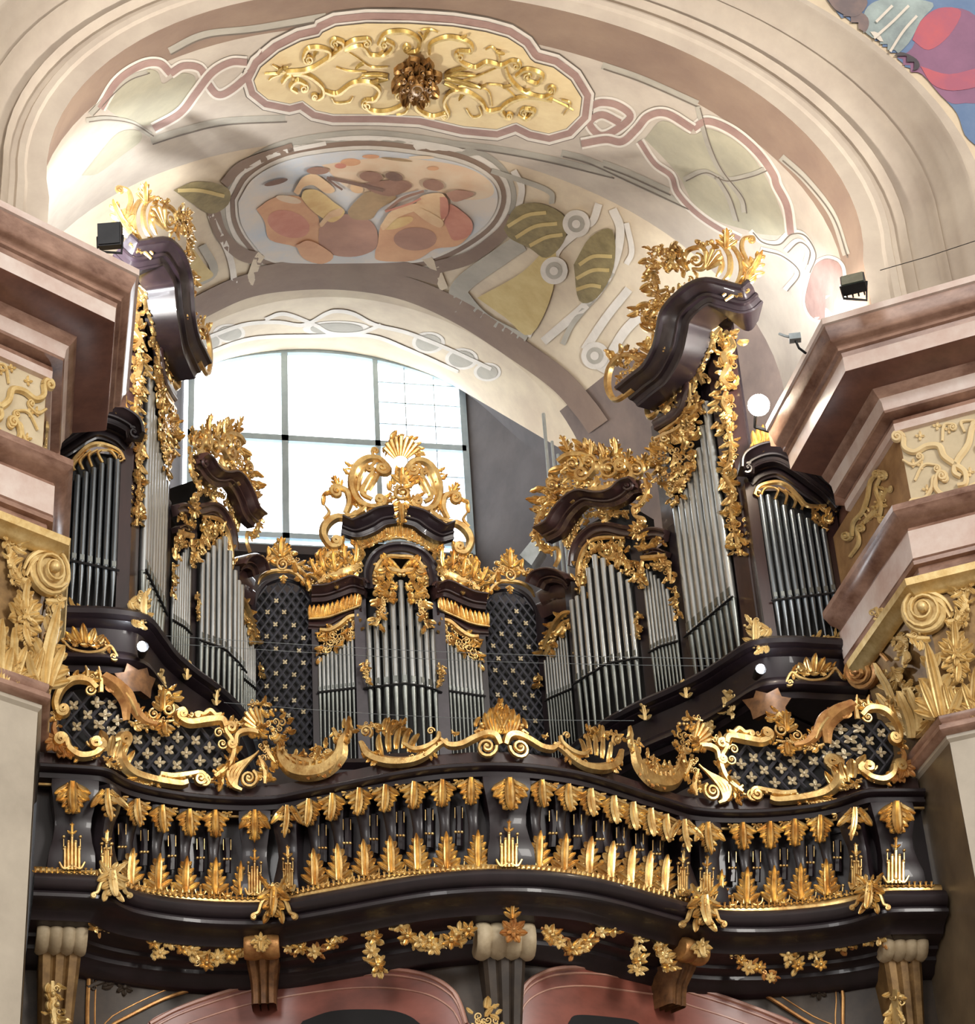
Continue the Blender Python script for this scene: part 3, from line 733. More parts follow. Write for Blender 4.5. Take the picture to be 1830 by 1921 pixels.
    fz = MB(); q = pil_path(.68); fz.grid([[V((p.x,p.y,z)) for p in q[:2]] for z in (10.9,11.66)]); f2 = MB(); f2.grid([[V((p.x,min(p.y,16.05),z)) for p in q[1:]] for z in (10.9,11.66)]); X(f2).build('frieze_return', 'frzb', e); X(fz).build('frieze_panel', 'frz', e)
    rl = MB(); qf = pil_path(.68); ff = Plan([(p.x,p.y) for p in qf[:2]], 0, 1.); fr_ = Plan([(p.x,p.y) for p in qf[1:]], 0, 1.)
    scroll(rl, ff, z6((1135,130),(1140,190),(1200,215),(1270,180),(1340,180),(1370,240),(1430,285),(1490,330),(1495,395),(1450,410)), 14, (1,11), None)
    scroll(rl, ff, z6((1470,360),(1430,330),(1450,260),(1510,170),(1540,60),(1620,0)), 14, None, (1,10))
    scroll(rl, ff, z6((1330,350),(1320,420),(1370,465),(1470,450),(1560,400),(1620,420)), 12, (-1,10), None)
    scroll(rl, ff, z6((1190,490),(1260,480),(1300,420),(1310,360),(1370,350)), 9, (1,8), (1,7))
    for p in z6(((1240,290)),((1400,80)),((1230,120)),((1330,60)),((1520,330)),((1270,430)),((1190,280))): rosette(rl, ff, *p, 9, 4)
    for p, q in ((z6((1200,380),(1250,290),(1330,290)),1),(z6((1360,150),(1370,60),(1420,50)),1),(z6((1490,100),(1470,40),(1540,30)),1),(z6((1130,260),(1190,290),(1240,260)),-1),(z6((1580,330),(1600,250),(1560,200)),1)):
        scroll(rl, ff, p, 7, None, (q,7))
    X(rl).build('frieze_relief', 'goldm' if sd < 0 else 'cream', e); rl = MB()
    scroll(rl, fr_, z6((840,700),(850,620),(900,560),(930,480),(950,380),(1000,330)), 9, (-1,9), (1,9)); scroll(rl, fr_, z6((1000,600),(1010,520),(980,430),(1010,350)), 8, (1,8), (-1,8))
    scroll(rl, fr_, z6((830,820),(880,740),(870,660)), 8, None, (1,8)); foliage(rl, fr_, z6((880,640),(960,560),(1040,420)), 20, 12, 14, 2)

    X(rl).build('return_relief', 'goldm', e)
    cn = MB()
    pil_sweep(cn, [(.72,11.63),(.64,11.65),(.635,11.72)], 1, 15.55)
    pil_sweep(cn, [(.635,11.72),(.64,11.76),(.68,11.765),(.56,11.80),(.55,11.825)], 0, 15.55)
    pil_sweep(cn, [(.55,11.82),(.54,11.9),(.52,11.93)], 1, 15.55)
    pil_sweep(cn, [(.52,11.93),(.49,11.96),(.47,11.99),(.46,12.01)], 0, 15.55)
    X(cn).build('bed_moulding', ['pink','pinkl'], e)
    ck = MB()
    pil_sweep(ck, [(.75,11.97),(.5,12.0),(.19,12.05),(.175,12.06)], 2, 15.55)
    pil_sweep(ck, [(.175,12.06),(.17,12.2)], 1, 15.55)
    pil_sweep(ck, [(.17,12.2),(.16,12.24),(.13,12.25),(.13,12.275),(.11,12.3),(.075,12.31),(.06,12.33),(.05,12.37),(.025,12.43),(.02,12.46)], 0, 15.55)
    pil_sweep(ck, [(.02,12.46),(0,12.47),(0,12.53)], 1, 15.55)
    pil_sweep(ck, [(0,12.53),(.02,12.545),(.6,12.6),(1.6,12.62)], 3, 15.55)
    for o_, z0, z1 in ((.02,12.3,12.52),(.2,12.07,12.3),(.55,11.7,12.1)):       # closing face of the returned end
        q = pil_path(o_, back=15.55)[2]; ck.poly([V((q.x,15.55,z0)), V((4.6,15.55,z0)), V((4.6,15.55,z1)), V((q.x,15.55,z1))], 0)
    X(ck).build('cornice', ['pink','pinkl','pinkd','plasterg'], e)
    co = MB(); pil_sweep(co, [(.78,10.0),(.78,12.55)], back=16.3); X(co).build('core', 'pinkd', e)
    # plain attic block on top of the cornice that carries the arch
    at = MB(); pil_sweep(at, [(.75,12.55),(.75,13.0),(2.2,13.02)], far=3.2, back=14.9); X(at).build('attic_block', 'plasterg', e)
build_pilaster(-1); build_pilaster(1)
# ================================================================== GALLERY PARAPET
HALF = [(0,14.60),(.18,14.61),(.4,14.655),(.6,14.72),(.86,14.85),(1.17,15.03),(1.42,15.17),(1.58,15.265),(1.68,15.305),(1.9,15.335),(2.25,15.31),(2.57,15.22),(2.78,15.11),(2.9,14.99),(2.97,14.9),(3.07,14.865),(3.44,14.84)]
CPP = [(-x, y) for x, y in HALF[:0:-1]] + HALF
CPD = [tuple(p) for p in cat(CPP, 3)]
def CP(off): return Plan(CPD, off, .3)
def cpath(z): return [V((x, y, z)) for x, y in CPD]
def itp(Lp, x):
    for (x0,y0),(x1,y1) in zip(Lp, Lp[1:]):
        if x <= x1: return y0+(y1-y0)*(x-x0)/(x1-x0)
    return Lp[-1][1]
UA = [(60,1467),(160,1467),(185,1472),(220,1490),(290,1510),(360,1520),(440,1522),(510,1518),(582,1500),(664,1481),(762,1469),(900,1459),(992,1461),(1090,1476),(1141,1492),(1203,1512),(1252,1531),(1293,1539),(1346,1545),(1428,1544),(1510,1536),(1572,1525),(1613,1512),(1654,1505),(1760,1502)]
UB = [(60,1641),(169,1643),(229,1668),(279,1679),(333,1686),(415,1690),(470,1692),(543,1684),(598,1671),(664,1658),(762,1645),(893,1638),(992,1637),(1090,1648),(1121,1652),(1203,1674),(1285,1693),(1346,1707),(1428,1707),(1510,1699),(1592,1684),(1654,1668),(1760,1668)]
par = thing('gallery_parapet', 'dark wood curved organ gallery parapet with rows of gilded acanthus leaves between two mouldings', 'parapet', (0,14.7,7.4))
def csweep(name, prof, m, parent=par, off=0., zs=True):
    mb = MB()
    sweep(mb, cpath(0), [(o, z) for o, z in prof]); return mb.build(name, m, parent)
csweep('cornice', [(-.12,8.45),(-.02,8.455),(.0,8.47),(.03,8.475),(.035,8.495),(.015,8.5),(.02,8.52),(.055,8.53),(.075,8.545),(.08,8.565),(.06,8.58),(.05,8.585),(-.12,8.59)], 'wood')
csweep('upstand', [(-.1,8.58),(-.03,8.585),(-.03,8.62),(-.055,8.63),(-.06,8.72),(-.12,8.72)], 'woodb')
csweep('panel', [(-.11,7.7),(-.11,8.46)], 'wood')
csweep('torus_moulding', [(-.12,7.715),(.06,7.715),(.1,7.705),(.135,7.68),(.15,7.645),(.14,7.61),(.115,7.585),(.09,7.575),(.095,7.56),(.115,7.55),(.115,7.525),(.09,7.51),(.04,7.5),(-.02,7.475),(-.06,7.45),(-.08,7.42),(-.14,7.405),(-.2,7.40),(-.24,7.385),(-.245,7.36),(-.3,7.35),(-.33,7.33),(-.33,7.30),(-.38,7.27),(-.42,7.22),(-.5,7.2)], 'wood')
csweep('gilded_border', [(-.02,7.715),(.055,7.717),(.06,7.74),(.05,7.765),(.02,7.785),(-.02,7.79)], 'gold')
csweep('gilded_border', [(-.05,8.44),(-.015,8.435),(-.01,8.45),(-.05,8.457)], 'gold')

ups = [254,302,354,403] + [582,626,677,726,779,831,884] + [1015,1064,1105,1148,1184,1217,1246] + [1393,1445,1492,1541]
los = [242,295,347,403] + [593,638,687,736,785,839,897] + [1010,1057,1103,1143,1180,1213,1244] + [1351,1400,1452,1503,1553]
cvL = CP(.025); cvU = CP(.02)
def slab(px, wd, parent, name='baluster', prof=None, m='wood', top=8.46, zb=7.72, k=1.):
    x = px; t, P, i, u = CP(0).hit(px, 1580); n = cvL.vn(i, u); n = V((n.x, n.y, 0)); tn = V((-n.y, n.x, 0))
    mb = MB(); rows = []
    for f, o, w in prof or ((0,.0,1.),(.12,.015,1.),(.25,.02,.85),(.36,.0,.7),(.46,-.03,.62),(.56,-.045,.6),(.68,-.03,.7),(.8,.0,.85),(.92,.01,1.),(1,.005,1.)):
        z = zb+(top-zb)*f; c = V((P.x, P.y, z)); W = wd*w/2
        rows.append([c+tn*W+n*(-.11), c+tn*W+n*(o*k), c+tn*W*.6+n*(o*k+.012), c-tn*W*.6+n*(o*k+.012), c-tn*W+n*(o*k), c-tn*W+n*(-.11)])
    mb.grid(rows); mb.f.append((0,1,2,3,4,5)); mb.m.append(0); e = (len(rows)-1)*6; mb.f.append(tuple(e+q for q in range(6))); mb.m.append(0)
    return mb.build(name, m, parent)
for a, b in zip(ups, los[:4]+los[4:11]+los[11:18]+los[19:]):
    sb = slab((a+b)/2, .125, par)
    u_ = MB(); acanthus(u_, cvU, a, itp(UA, a)+1, 270, 56, 42, .2, n=4, h0=2); u_.build('acanthus_leaf', 'gold', sb)
    l_ = MB(); acanthus(l_, cvL, b, itp(UB, b)-9, 90, 67, 42, .1, n=4, h0=2)
    for k in (-6, 0, 6): stroke(l_, cvL, [(b+k, itp(UB,b)-10), (b+k*.7, itp(UB,b)-46)], [3,2], h0=5, smooth=2)
    l_.build('acanthus_leaf', 'gold', sb)
for b in (1351, 451): 
    l_ = MB(); acanthus(l_, cvL, b, itp(UB, b)-10, 90, 62, 32, .1, n=4, h0=2); l_.build('acanthus_leaf', 'gold', par)
lb = MB(); x = 66.
while x < 1752:
    y = itp(UB, x)-3; acanthus(lb, CP(.06), x, y, 90, 11, 10, .2, n=2, h0=1); x += 9.5 if 560 < x < 1250 else 10.5
lb.build('leaf_border', 'gold', par)
# straps, bead triples and palmettes in the gaps
gaps = [228,270,322,376,426, 606,652,702,752,806,861,  1037,1083,1125,1163,1199,1231, 1374,1420,1471,1521,1572]
for g in gaps:
    mb = MB(); yu = itp(UA, g)+62; yl = itp(UB, g)-62
    for sx in (-7, 7): stroke(mb, cvU, [(g+sx, yu-8), (g+sx, yu+12)], [1.6,1.6], h0=2, smooth=2, m=1)
    stroke(mb, CP(-.06), [(g, yu-10), (g+1, yu+20), (g, yl+10)], [16,13,15], [5,7,5], smooth=3)
    for sx in (-6, 0, 6): button(mb, cvU, g+sx, yl-16, 3, 2, 1, 6)
    mb.build('strap', ['wood','gold'], par)
    p_ = MB(); y0 = itp(UB, g)-9
    acanthus(p_, cvL, g, y0, 90, 16, 14, .2, n=2)
    scroll(p_, cvL, [(g-11,y0-14),(g-9,y0-4),(g,y0+1),(g+9,y0-4),(g+11,y0-14)], 4, None, None); button(p_, cvL, g-11, y0-17, 3, 2, 0, 6); button(p_, cvL, g+11, y0-17, 3, 2, 0, 6); button(p_, cvL, g, y0-17, 3, 3, 0, 6)
    p_.build('palmette', 'gold', par)
    s_ = MB(); yt = itp(UA, g)+1
    shell(s_, cvU, g, yt, 200, 340, 5, 2, 11, 4); s_.build('shell', 'gold', par)
# broad consoles at centre, corners and ends
for px, wd, kk in ((955,.36,1.), (135,.34,.9),(199,.16,.8), (478,.24,.9),(541,.2,.9), (1281,.14,.9),(1326,.22,.9), (1608,.2,.8),(1681,.34,.9)):
    sb = slab(px, wd, par, 'console', ((0,.03,1.),(.1,.05,1.),(.22,.06,.96),(.34,.04,.84),(.5,.01,.76),(.62,.02,.78),(.76,.06,.9),(.9,.075,1.),(1,.06,1.)), 'wood', 8.455)
    cv = CP(.085); W = 52 if wd > .3 else 40 if wd > .21 else 30
    u_ = MB(); acanthus(u_, cv, px, itp(UA, px)+2, 270, 66, W*1.05, .25, n=4, h0=2)
    for k in (-1,1): leaf(u_, cv, px+k*6, itp(UA,px)+4, 270+k*34, 44, 14, .3, 0, 2)
    u_.build('acanthus_leaf', 'gold', sb)
    l_ = MB(); cv = CP(.075); y0 = itp(UB, px)-10
    for k in range(-2, 3): 
        x = px+k*W*.13; tp = 64-abs(k)*11
        stroke(l_, cv, [(x, y0), (x, y0-tp)], [5.5*W/44, 5*W/44], h0=1, smooth=3); button(l_, cv, x, y0-tp, 3.2, 2, 0, 6)
    for k in (-1, 1): button(l_, cv, px+k*W*.3, y0-62, 3.4, 2, 0, 6); stroke(l_, cv, [(px+k*W*.3, y0-38), (px+k*W*.3, y0-58)], [3,2], h0=1, smooth=2)
    acanthus(l_, cv, px, y0-66, 90, 22, 15, .1, n=2)
    for k in (-1, 1): scroll(l_, cv, [(px+k*3, y0-6), (px+k*W*.3, y0-2), (px+k*W*.46, y0-14)], 6, None, None)
    rosette(l_, cv, px, y0-8, 10, 5)
    l_.build('finial_leaf', 'gold', sb)

# ------------------------------------------------------------------ gilded lattice screens on the parapet (drawn on the left, mirrored to the right)
LATP = z7((250,340),(330,325),(440,330),(560,420),(620,520),(720,620),(860,630),(960,600),(1080,590),(1270,600),(1340,680),(1370,800),(1330,890),(1100,920),(960,950),(800,940),(680,900),(620,800),(560,740),(440,790),(320,800),(250,720),(190,600),(185,450))
ROS = z7((285,460),(380,525),(440,440),(535,450),(490,520),(450,590),(305,605),(575,560),(530,630),(625,645),(590,710),(715,695),(845,705),(995,680),(1120,700),(935,765),(785,790),(1055,785),(1215,750),(720,870),(870,850),(990,870),(1150,840),(1270,850))
def lattice(mb, cv, poly, cx, cy, dx, dy, w, n=16):
    """two sets of diagonal slats, cut to the polygon"""
    for k in range(-n, n+1):
        for sg in (1, -1):
            run = []
            for t in range(-80, 81):
                x = cx+k*dx+t*dx*.25; y = cy+sg*t*dy*.25
                if inside(x, y, poly): run.append((x, y))
                else:
                    if len(run) > 1: stroke(mb, cv, [run[0], run[-1]] if len(run) < 9 else [run[0], run[len(run)//2], run[-1]], w, w*.35, n=4, h0=.5 if sg > 0 else 1.5, smooth=3)
                    run = []
            if len(run) > 1: stroke(mb, cv, [run[0], run[-1]], w, w*.35, n=4, h0=.5, smooth=3)
def screen(sd):
    W = 'left' if sd < 0 else 'right'; X = (lambda mb: mb) if sd < 0 else (lambda mb: mb.mirror())
    cv = CP(-.03); cb = CP(-.09)
    t = thing('lattice_screen', f'gilded rocaille lattice screen with flower studs on the {W} half of the parapet', 'screen', (sd*2.5, 15.3, 8.6))
    bk = MB(); R_ = [[cb.map(60+.2732*x, 1200+.2732*y, -6) for x in range(200, 1400, 60)] for y in (330, 950)]
    n0 = len(bk.v); pp = [cb.map(x, y, -10) for x, y in LATP]
    r = delaunay_2d_cdt([V(p) for p in LATP], [(i, (i+1) % len(LATP)) for i in range(len(LATP))], [tuple(range(len(LATP)))], 1, 1e-4)
    bk.v = [cb.map(v.x, v.y, -10) for v in r[0]]; bk.f = [tuple(f) for f in r[2]]; bk.m = [0]*len(bk.f)
    X(bk).build('backing_board', 'black', t)
    lt = MB(); lattice(lt, cb, LATP, 265, 1410, 37, 44, 6.5); X(lt).build('lattice', 'latt', t)
    for x, y in ROS:
        r_ = MB(); rosette(r_, cb, x, y, 11, 4, 4, 45 if random.random() < .5 else 90); X(r_).build('rosette', 'silver', t)
    g = MB()
    scroll(g, cv, z7((440,345),(380,290),(280,285),(205,340),(165,430),(172,500)), 20, None, (-1,11), h0=4)
    volute(g, cv, *z7((398,355))[0], 12, 0, -1, 1.6, 5, 5)
    scroll(g, cv, z7((235,690),(255,755),(330,805),(420,795),(465,750)), 20, (1,12), (-1,11), h0=4)
    volute(g, cv, *z7((410,708))[0], 12, 180, 1, 1.5, 5, 5)
    scroll(g, cv, z7((640,720),(600,770),(610,850),(690,925),(830,970),(1000,1000),(1060,990)), 22, (1,12), None, h0=4)
    for k in range(5): leaf(g, cv, *z7((500+k*26, 770+k*32))[0], 100-k*12, 36, 15, .4, 0, 4, bend=20)
    scroll(g, cv, z7((870,930),(960,945),(1060,935),(1140,920)), 16, None, (1,13), h0=4); volute(g, cv, *z7((1180,978))[0], 15, 120, -1, 1.7, 6, 5)
    for x in range(870, 1100, 42): button(g, cv, *z7((x, 950))[0], 4.5, 7, 0, 6)
    scroll(g, cv, z7((1330,640),(1385,730),(1370,830),(1320,900),(1250,950)), 16, (-1,11), None, h0=4)
    volute(g, cv, *z7((1280,650))[0], 12, 0, 1, 1.6, 5, 5); volute(g, cv, *z7((1305,725))[0], 12, 0, -1, 1.6, 5, 5)
    scroll(g, cv, z7((1010,555),(1080,580),(1200,565),(1300,560),(1330,610)), 22, (-1,9), None, h0=4)
    scroll(g, cv, z7((1140,510),(1180,520),(1220,495),(1260,525),(1300,520)), 12, (1,5), None, h0=4)
    volute(g, cv, *z7((1030,500))[0], 10, 200, -1, 1.6, 5, 5)
    stroke(g, cv, z7((480,250),(560,320),(630,430),(640,560)), [18,28,22,12], h0=3, m=1); stroke(g, cv, z7((520,270),(630,360),(690,480),(760,560),(850,590)), [13,20,18,10], h0=5, m=1)
    stroke(g, cv, z7((560,320),(650,440),(700,540)), [5,7,4], h0=12)
    foliage(g, cv, z7((500,280),(600,350),(660,430)), 18, 9, 15, 21, 1); foliage(g, cv, z7((660,560),(760,600),(850,590)), 16, 9, 14, 22)
    volute(g, cv, *z7((825,520))[0], 12, 90, 1, 1.6, 5, 5); volute(g, cv, *z7((925,490))[0], 15, 90, -1, 1.6, 6, 6)
    acanthus(g, cv, *z7((890,500))[0], 95, 40, 34, .3, h0=5); acanthus(g, cv, *z7((900,580))[0], 270, 26, 32, .3, h0=4)
    foliage(g, cv, z7((840,480),(890,400),(930,370),(960,430)), 22, 8, 17, 23, h0=4); foliage(g, cv, z7((700,570),(790,560),(880,570),(970,560)), 16, 8, 15, 24, h0=4)
    for a, b in (((215,300),(205,190)),((380,265),(365,185)),((467,370),(455,190)),((180,330),(190,240)),((425,250),(445,215)),((240,260),(225,210))): stroke(g, cv, z7(a, ((a[0]+b[0])/2+8, (a[1]+b[1])/2), b), [10,8,3], h0=4)
    foliage(g, cv, z7((200,300),(320,250),(460,260)), 16, 9, 16, 25)
    for k in range(6): leaf(g, cv, *z7((170,700))[0], 150+k*32, 30-k%2*6, 16, .3, 0, 4, bend=25, m=1)
    for k in range(5): leaf(g, cv, *z7((190+k*18,740))[0], 265+k*10, 24, 12, .3, 0, 3, m=1)
    stroke(g, cv, z7((160,560),(150,620),(170,680)), [8,12,14], h0=3, m=1)
    for i_, pt in enumerate(((300,270,430,270),(150,480,160,600),(240,760,420,820),(480,800,600,900),(620,960,860,1000),(1100,960,1260,960),(1330,860,1390,760),(1250,540,1380,620),(980,540,1120,520),(760,600,700,480))): foliage(g, cv, z7(pt[:2], ((pt[0]+pt[2])/2, (pt[1]+pt[3])/2+10), pt[2:]), 12, 8, 15, 300+i_, h0=4)
    X(g).build('rocaille_frame', ['gold','goldo'], t)
    s = MB()
    volute(s, cv, *z7((1487,970))[0], 21, 60, -1, 1.9, 9, 8); 
    for k in range(4): stroke(s, cv, z7((1560-k*10,770+k*12),(1480-k*28,850+k*6),(1420-k*26,930),(1400-k*8,1010),(1440,1040)), [4,9,11,8], h0=4, smooth=5)
    volute(s, cv, *z7((1180,980))[0], 14, 60, 1, 1.7, 6, 5); leaf(s, cv, *z7((1290,960))[0], 60, 34, 16, .3, 3, 4); leaf(s, cv, *z7((1300,990))[0], 250, 20, 12, .3, 0, 4)
    scroll(s, cv, z7((1400,730),(1405,670),(1450,640),(1530,640),(1600,670)), 16, (-1,8), None, h0=5)
    shell(s, cv, *z7((1590,640))[0], 95, 165, 6, 8, 46, 9, 4)
    massf(s, CP(0.02), z7((1600,540),(1640,470),(1740,490),(1790,580),(1780,690),(1690,730),(1600,700)), 10, 18, 31, h0=6)
    foliage(s, cv, z7((1340,590),(1420,580),(1500,620),(1580,660)), 16, 8, 18, 32, h0=5); foliage(s, cv, z7((1480,450),(1560,440),(1640,460)), 14, 9, 15, 33)
    foliage(s, cv, z7((1240,900),(1300,950),(1310,1000)), 18, 8, 16, 34, h0=4); foliage(s, cv, z7((1560,800),(1600,900),(1600,990)), 24, 7, 18, 35); foliage(s, cv, z7((1590,700),(1640,800),(1700,860)), 22, 7, 18, 36)
    X(s).build('corner_scroll', 'gold', t)
    c = thing('gilded_cresting', f'gilded boat-shaped rocaille cresting on the parapet {W} of the middle volutes', 'cresting', (sd*.9, 14.8, 8.7))
    g = MB()
    stroke(g, cv, z8((70,240),(90,310),(150,375),(240,395),(340,375),(420,300),(440,210),(490,150)), [10,26,34,36,34,30,20,8], [6,10,11,11,11,10,8,4], h0=2, m=0)
    for k in range(9): stroke(g, cv, z8((110+k*38, 300+40*sin(k/8*pi)),(120+k*36, 350+40*sin(k/8*pi)),(140+k*32, 380+26*sin(k/8*pi))), [7,7,4], h0=8, smooth=3)
    foliage(g, cv, z8((40,170),(80,240),(110,300)), 22, 7, 18, 48, h0=4); foliage(g, cv, z8((150,300),(260,330),(380,270)), 26, 7, 19, 49, h0=3)
    stroke(g, cv, z8((80,230),(120,300),(190,350)), [7,9,5], h0=8); foliage(g, cv, z8((100,290),(200,390),(330,390),(430,320)), 12, 10, 13, 41, 1, h0=5)
    foliage(g, cv, z8((280,230),(300,290)), 12, 8, 18, 42); foliage(g, cv, z8((380,140),(420,200),(470,140)), 22, 9, 18, 43); leaf(g, cv, *z8((460,230))[0], 75, 46, 20, .3, 3, 5)
    stroke(g, cv, z8((545,225),(590,300),(700,338),(830,335),(920,300),(980,250),(1040,215)), [10,20,22,20,16,14,10], [7,9,9,9,8,7,6], h0=4)
    volute(g, cv, *z8((580,170))[0], 14, 300, 1, 1.7, 6, 6)
    for k, (x, y) in enumerate(((650,240),(690,215),(730,200),(770,195),(800,215))): leaf(g, cv, *z8((x+20,y+70))[0], 120-k*10, 38, 13, .4, 0, 6, bend=-50)
    stroke(g, cv, z8((790,235),(850,268),(920,258),(980,215),(990,170)), [8,13,14,12,8], h0=6); volute(g, cv, *z8((945,165))[0], 9, 0, 1, 1.5, 4, 5)
    for k in range(7): leaf(g, cv, *z8((680+k*18,160+(k%3)*14))[0], 100-k*15, 22, 10, .5, 0, 6, bend=-60)
    foliage(g, cv, z8((600,110),(650,150),(740,130),(800,170)), 16, 9, 17, 44, h0=4); foliage(g, cv, z8((560,310),(660,345),(740,345)), 6, 8, 9, 45)
    stroke(g, cv, z8((1000,210),(1050,245),(1120,240),(1190,205),(1260,180),(1310,195),(1335,245)), [8,16,17,17,18,18,14], [7,8,9,10,11,12,11], h0=4)
    volute(g, cv, *z8((1258,262))[0], 22, 10, -1, 1.8, 9, 7)
    for k in range(5): leaf(g, cv, *z8((1290+k*10,180))[0], 125-k*12, 50-abs(k-2)*6, 16, .3, 0, 5, bend=-20)
    foliage(g, cv, z8((1190,170),(1240,140),(1300,100),(1360,40)), 20, 9, 20, 46, h0=5); foliage(g, cv, z8((1060,150),(1080,190)), 8, 8, 14, 47)
    for i_, pt in enumerate(((100,300,200,380),(240,380,380,350),(440,250,480,160),(560,250,640,330),(820,320,960,280),(1180,200,1290,170),(700,150,780,140),(620,130,560,130))): foliage(g, cv, z8(pt[:2], ((pt[0]+pt[2])/2, (pt[1]+pt[3])/2+8), pt[2:]), 13, 8, 15, 320+i_, h0=5)
    X(g).build('rocaille_carving', ['gold','goldo'], c)
screen(-1); screen(1)
# clasps over the torus
for px, py, w_, txt in ((208,1655,44,'leftmost of four, beside the left shaft'),(515,1690,52,'second of four, below the left corner consoles'),(1318,1705,52,'third of four, below the right corner consoles'),(1634,1678,44,'rightmost of four, near the right shaft')):
    c = thing('gilded_clasp', f'gilded leafy clasp over the lower gallery moulding, {txt}', 'ornament', CP(.15).map(px, py), 'clasps over the lower gallery moulding')
    g = MB(); cv = CP(.15); k = w_/52
    acanthus(g, cv, px, py-24*k, 270, 60*k, 52*k, .2, h0=1)
    for sd in (-1, 1):
        scroll(g, cv, [(px+sd*8*k,py-8*k),(px+sd*22*k,py+2*k),(px+sd*30*k,py+22*k),(px+sd*40*k,py+26*k)], 9*k, None, (sd,5*k))
        leaf(g, cv, px+sd*6*k, py-18*k, 90-sd*40, 34*k, 15*k, .3, 3); leaf(g, cv, px+sd*8*k, py+14*k, 270+sd*20, 34*k, 14*k, .3, 0)
    rosette(g, cv, px, py-4*k, 14*k, 5, 6)
    foliage(g, cv, [(px-16*k,py-24*k),(px,py-30*k),(px+16*k,py-24*k)], 10*k, 8, 13*k, int(px))
    g.build('clasp_leafwork', 'goldm' if px < 300 else 'gold', c)

# ------------------------------------------------------------------ under the gallery
wp = MB(); P = [(x, y) for x, y in CPD]; pw = Plan(P, -.5)
N_ = 40
rows = [[], []]
for k in range(N_+1):
    p, n = pw.at(k/N_, 0); rows[0].append(V((p.x, p.y, 5.0))); rows[1].append(V((p.x, p.y, 7.3)))
wp.grid(rows); struct('wall_gallery_front', wp, 'dull')
dk = MB(); dk.poly([V((x, y+.12, 8.36)) for x, y in CPD]+[V((4.3,17.5,8.36)), V((2.9,21.4,8.36)), V((-2.9,21.4,8.36)), V((-4.3,17.5,8.36))]); struct('floor_gallery', dk, 'wood', smooth=False)
cw = CP(-.5)
def wallpoly(mb, cv, poly, h, m=0, step=24, smooth=True):
    P = [tuple(p) for p in (cat(list(poly)+[poly[0]], 5)[:-1] if smooth else poly)]; vs = [V(p) for p in P]; n = len(vs)
    xs = [p[0] for p in P]; ys = [p[1] for p in P]; y = min(ys)+step/2
    while y < max(ys):
        x = min(xs)+step/2
        while x < max(xs):
            if inside(x, y, P): vs.append(V((x, y)))
            x += step
        y += step
    r = delaunay_2d_cdt(vs, [(i, (i+1) % n) for i in range(n)], [tuple(range(n))], 1, 1e-4); b = len(mb.v)
    mb.v.extend(cv.map(v.x, v.y, h) for v in r[0]); mb.f.extend(tuple(b+i for i in f) for f in r[2]); mb.m.extend([m]*len(r[2]))
    for i in range(n):   # rim
        a, c = P[i], P[(i+1) % n]; b = len(mb.v); mb.v.extend([cv.map(*a, h), cv.map(*c, h), cv.map(*c, 0), cv.map(*a, 0)]); mb.f.append((b,b+1,b+2,b+3)); mb.m.append(m)
for W, poly, dark in (('left', [(250,1960)]+zB((720,838),(830,780),(960,730),(1150,670),(1300,635),(1500,600),(1700,575),(1870,568),(2010,580),(2130,610),(2220,670),(2260,740),(2290,838))+[(880,1960)], zB((1500,838),(1640,790),(1800,780),(1960,790),(2060,838),(2060,900),(1500,900))),
                      ('right', [(970,1960)]+zC((1040,904),(1050,760),(1080,690),(1150,640),(1250,610),(1400,605),(1600,630),(1800,660))+zD((250,730),(450,790),(650,860),(830,932))+[(1530,1960)], zC((1290,904),(1330,870),(1500,880),(1640,904),(1640,960),(1290,960)))):
    t = thing('arch_moulding', f'broad pink marble arch under the gallery, {W} of the middle corbel', 'arch', cw.map(sum(p[0] for p in poly)/len(poly), 1900), 'pink arches under the gallery')
    a = MB(); wallpoly(a, cw, poly, 16); a.build('arch_face', 'marbr', t)
    rm = MB(); pl = [p for p in poly if p[1] < 1950]
    for off, w, h in ((-5,9,5),(-16,5,3),(-40,4,2)): stroke(rm, cw, [(p[0], p[1]-off) for p in pl], w, h, h0=16, smooth=4)
    rm.build('arch_rim', 'marbw', t)
    ic = MB(); wallpoly(ic, cw, dark, 17); ic.build('arch_recess', 'black', t)
for W, poly, mir in (('left', zB((430,540),(600,535),(980,540),(1060,590),(1010,650),(800,720),(560,838),(430,900)), 0), ('right', zD((480,630),(560,590),(760,620),(1075,660),(1110,932),(1110,1000),(930,932),(700,790),(520,700)), 1)):
    t = thing('wall_panel', f'dark painted spandrel panel in a thin gilt frame under the {W} end of the gallery', 'panel', cw.map(*poly[0]), 'spandrel panels under the gallery')
    a = MB(); wallpoly(a, cw, poly, 5, smooth=False); a.build('panel_field', 'dull', t)
    f = MB(); stroke(f, cw, poly+[poly[0]], 7, 4, h0=5, smooth=4); stroke(f, cw, offset(poly, -14)+[offset(poly, -14)[0]], 3, 2, h0=5, smooth=4); f.build('gilt_frame', 'goldo', t)
    r = MB(); cx = sum(p[0] for p in poly)/len(poly); cy = sum(p[1] for p in poly)/len(poly); cx += (-50 if not mir else 60)
    foliage(r, cw, [(cx-70,cy),(cx-20,cy-20),(cx+40,cy-30),(cx+90,cy-44)], 30, 14, 20, 51, h0=6); rosette(r, cw, cx, cy, 17, 6, 6); r.build('panel_relief', 'dull', t)
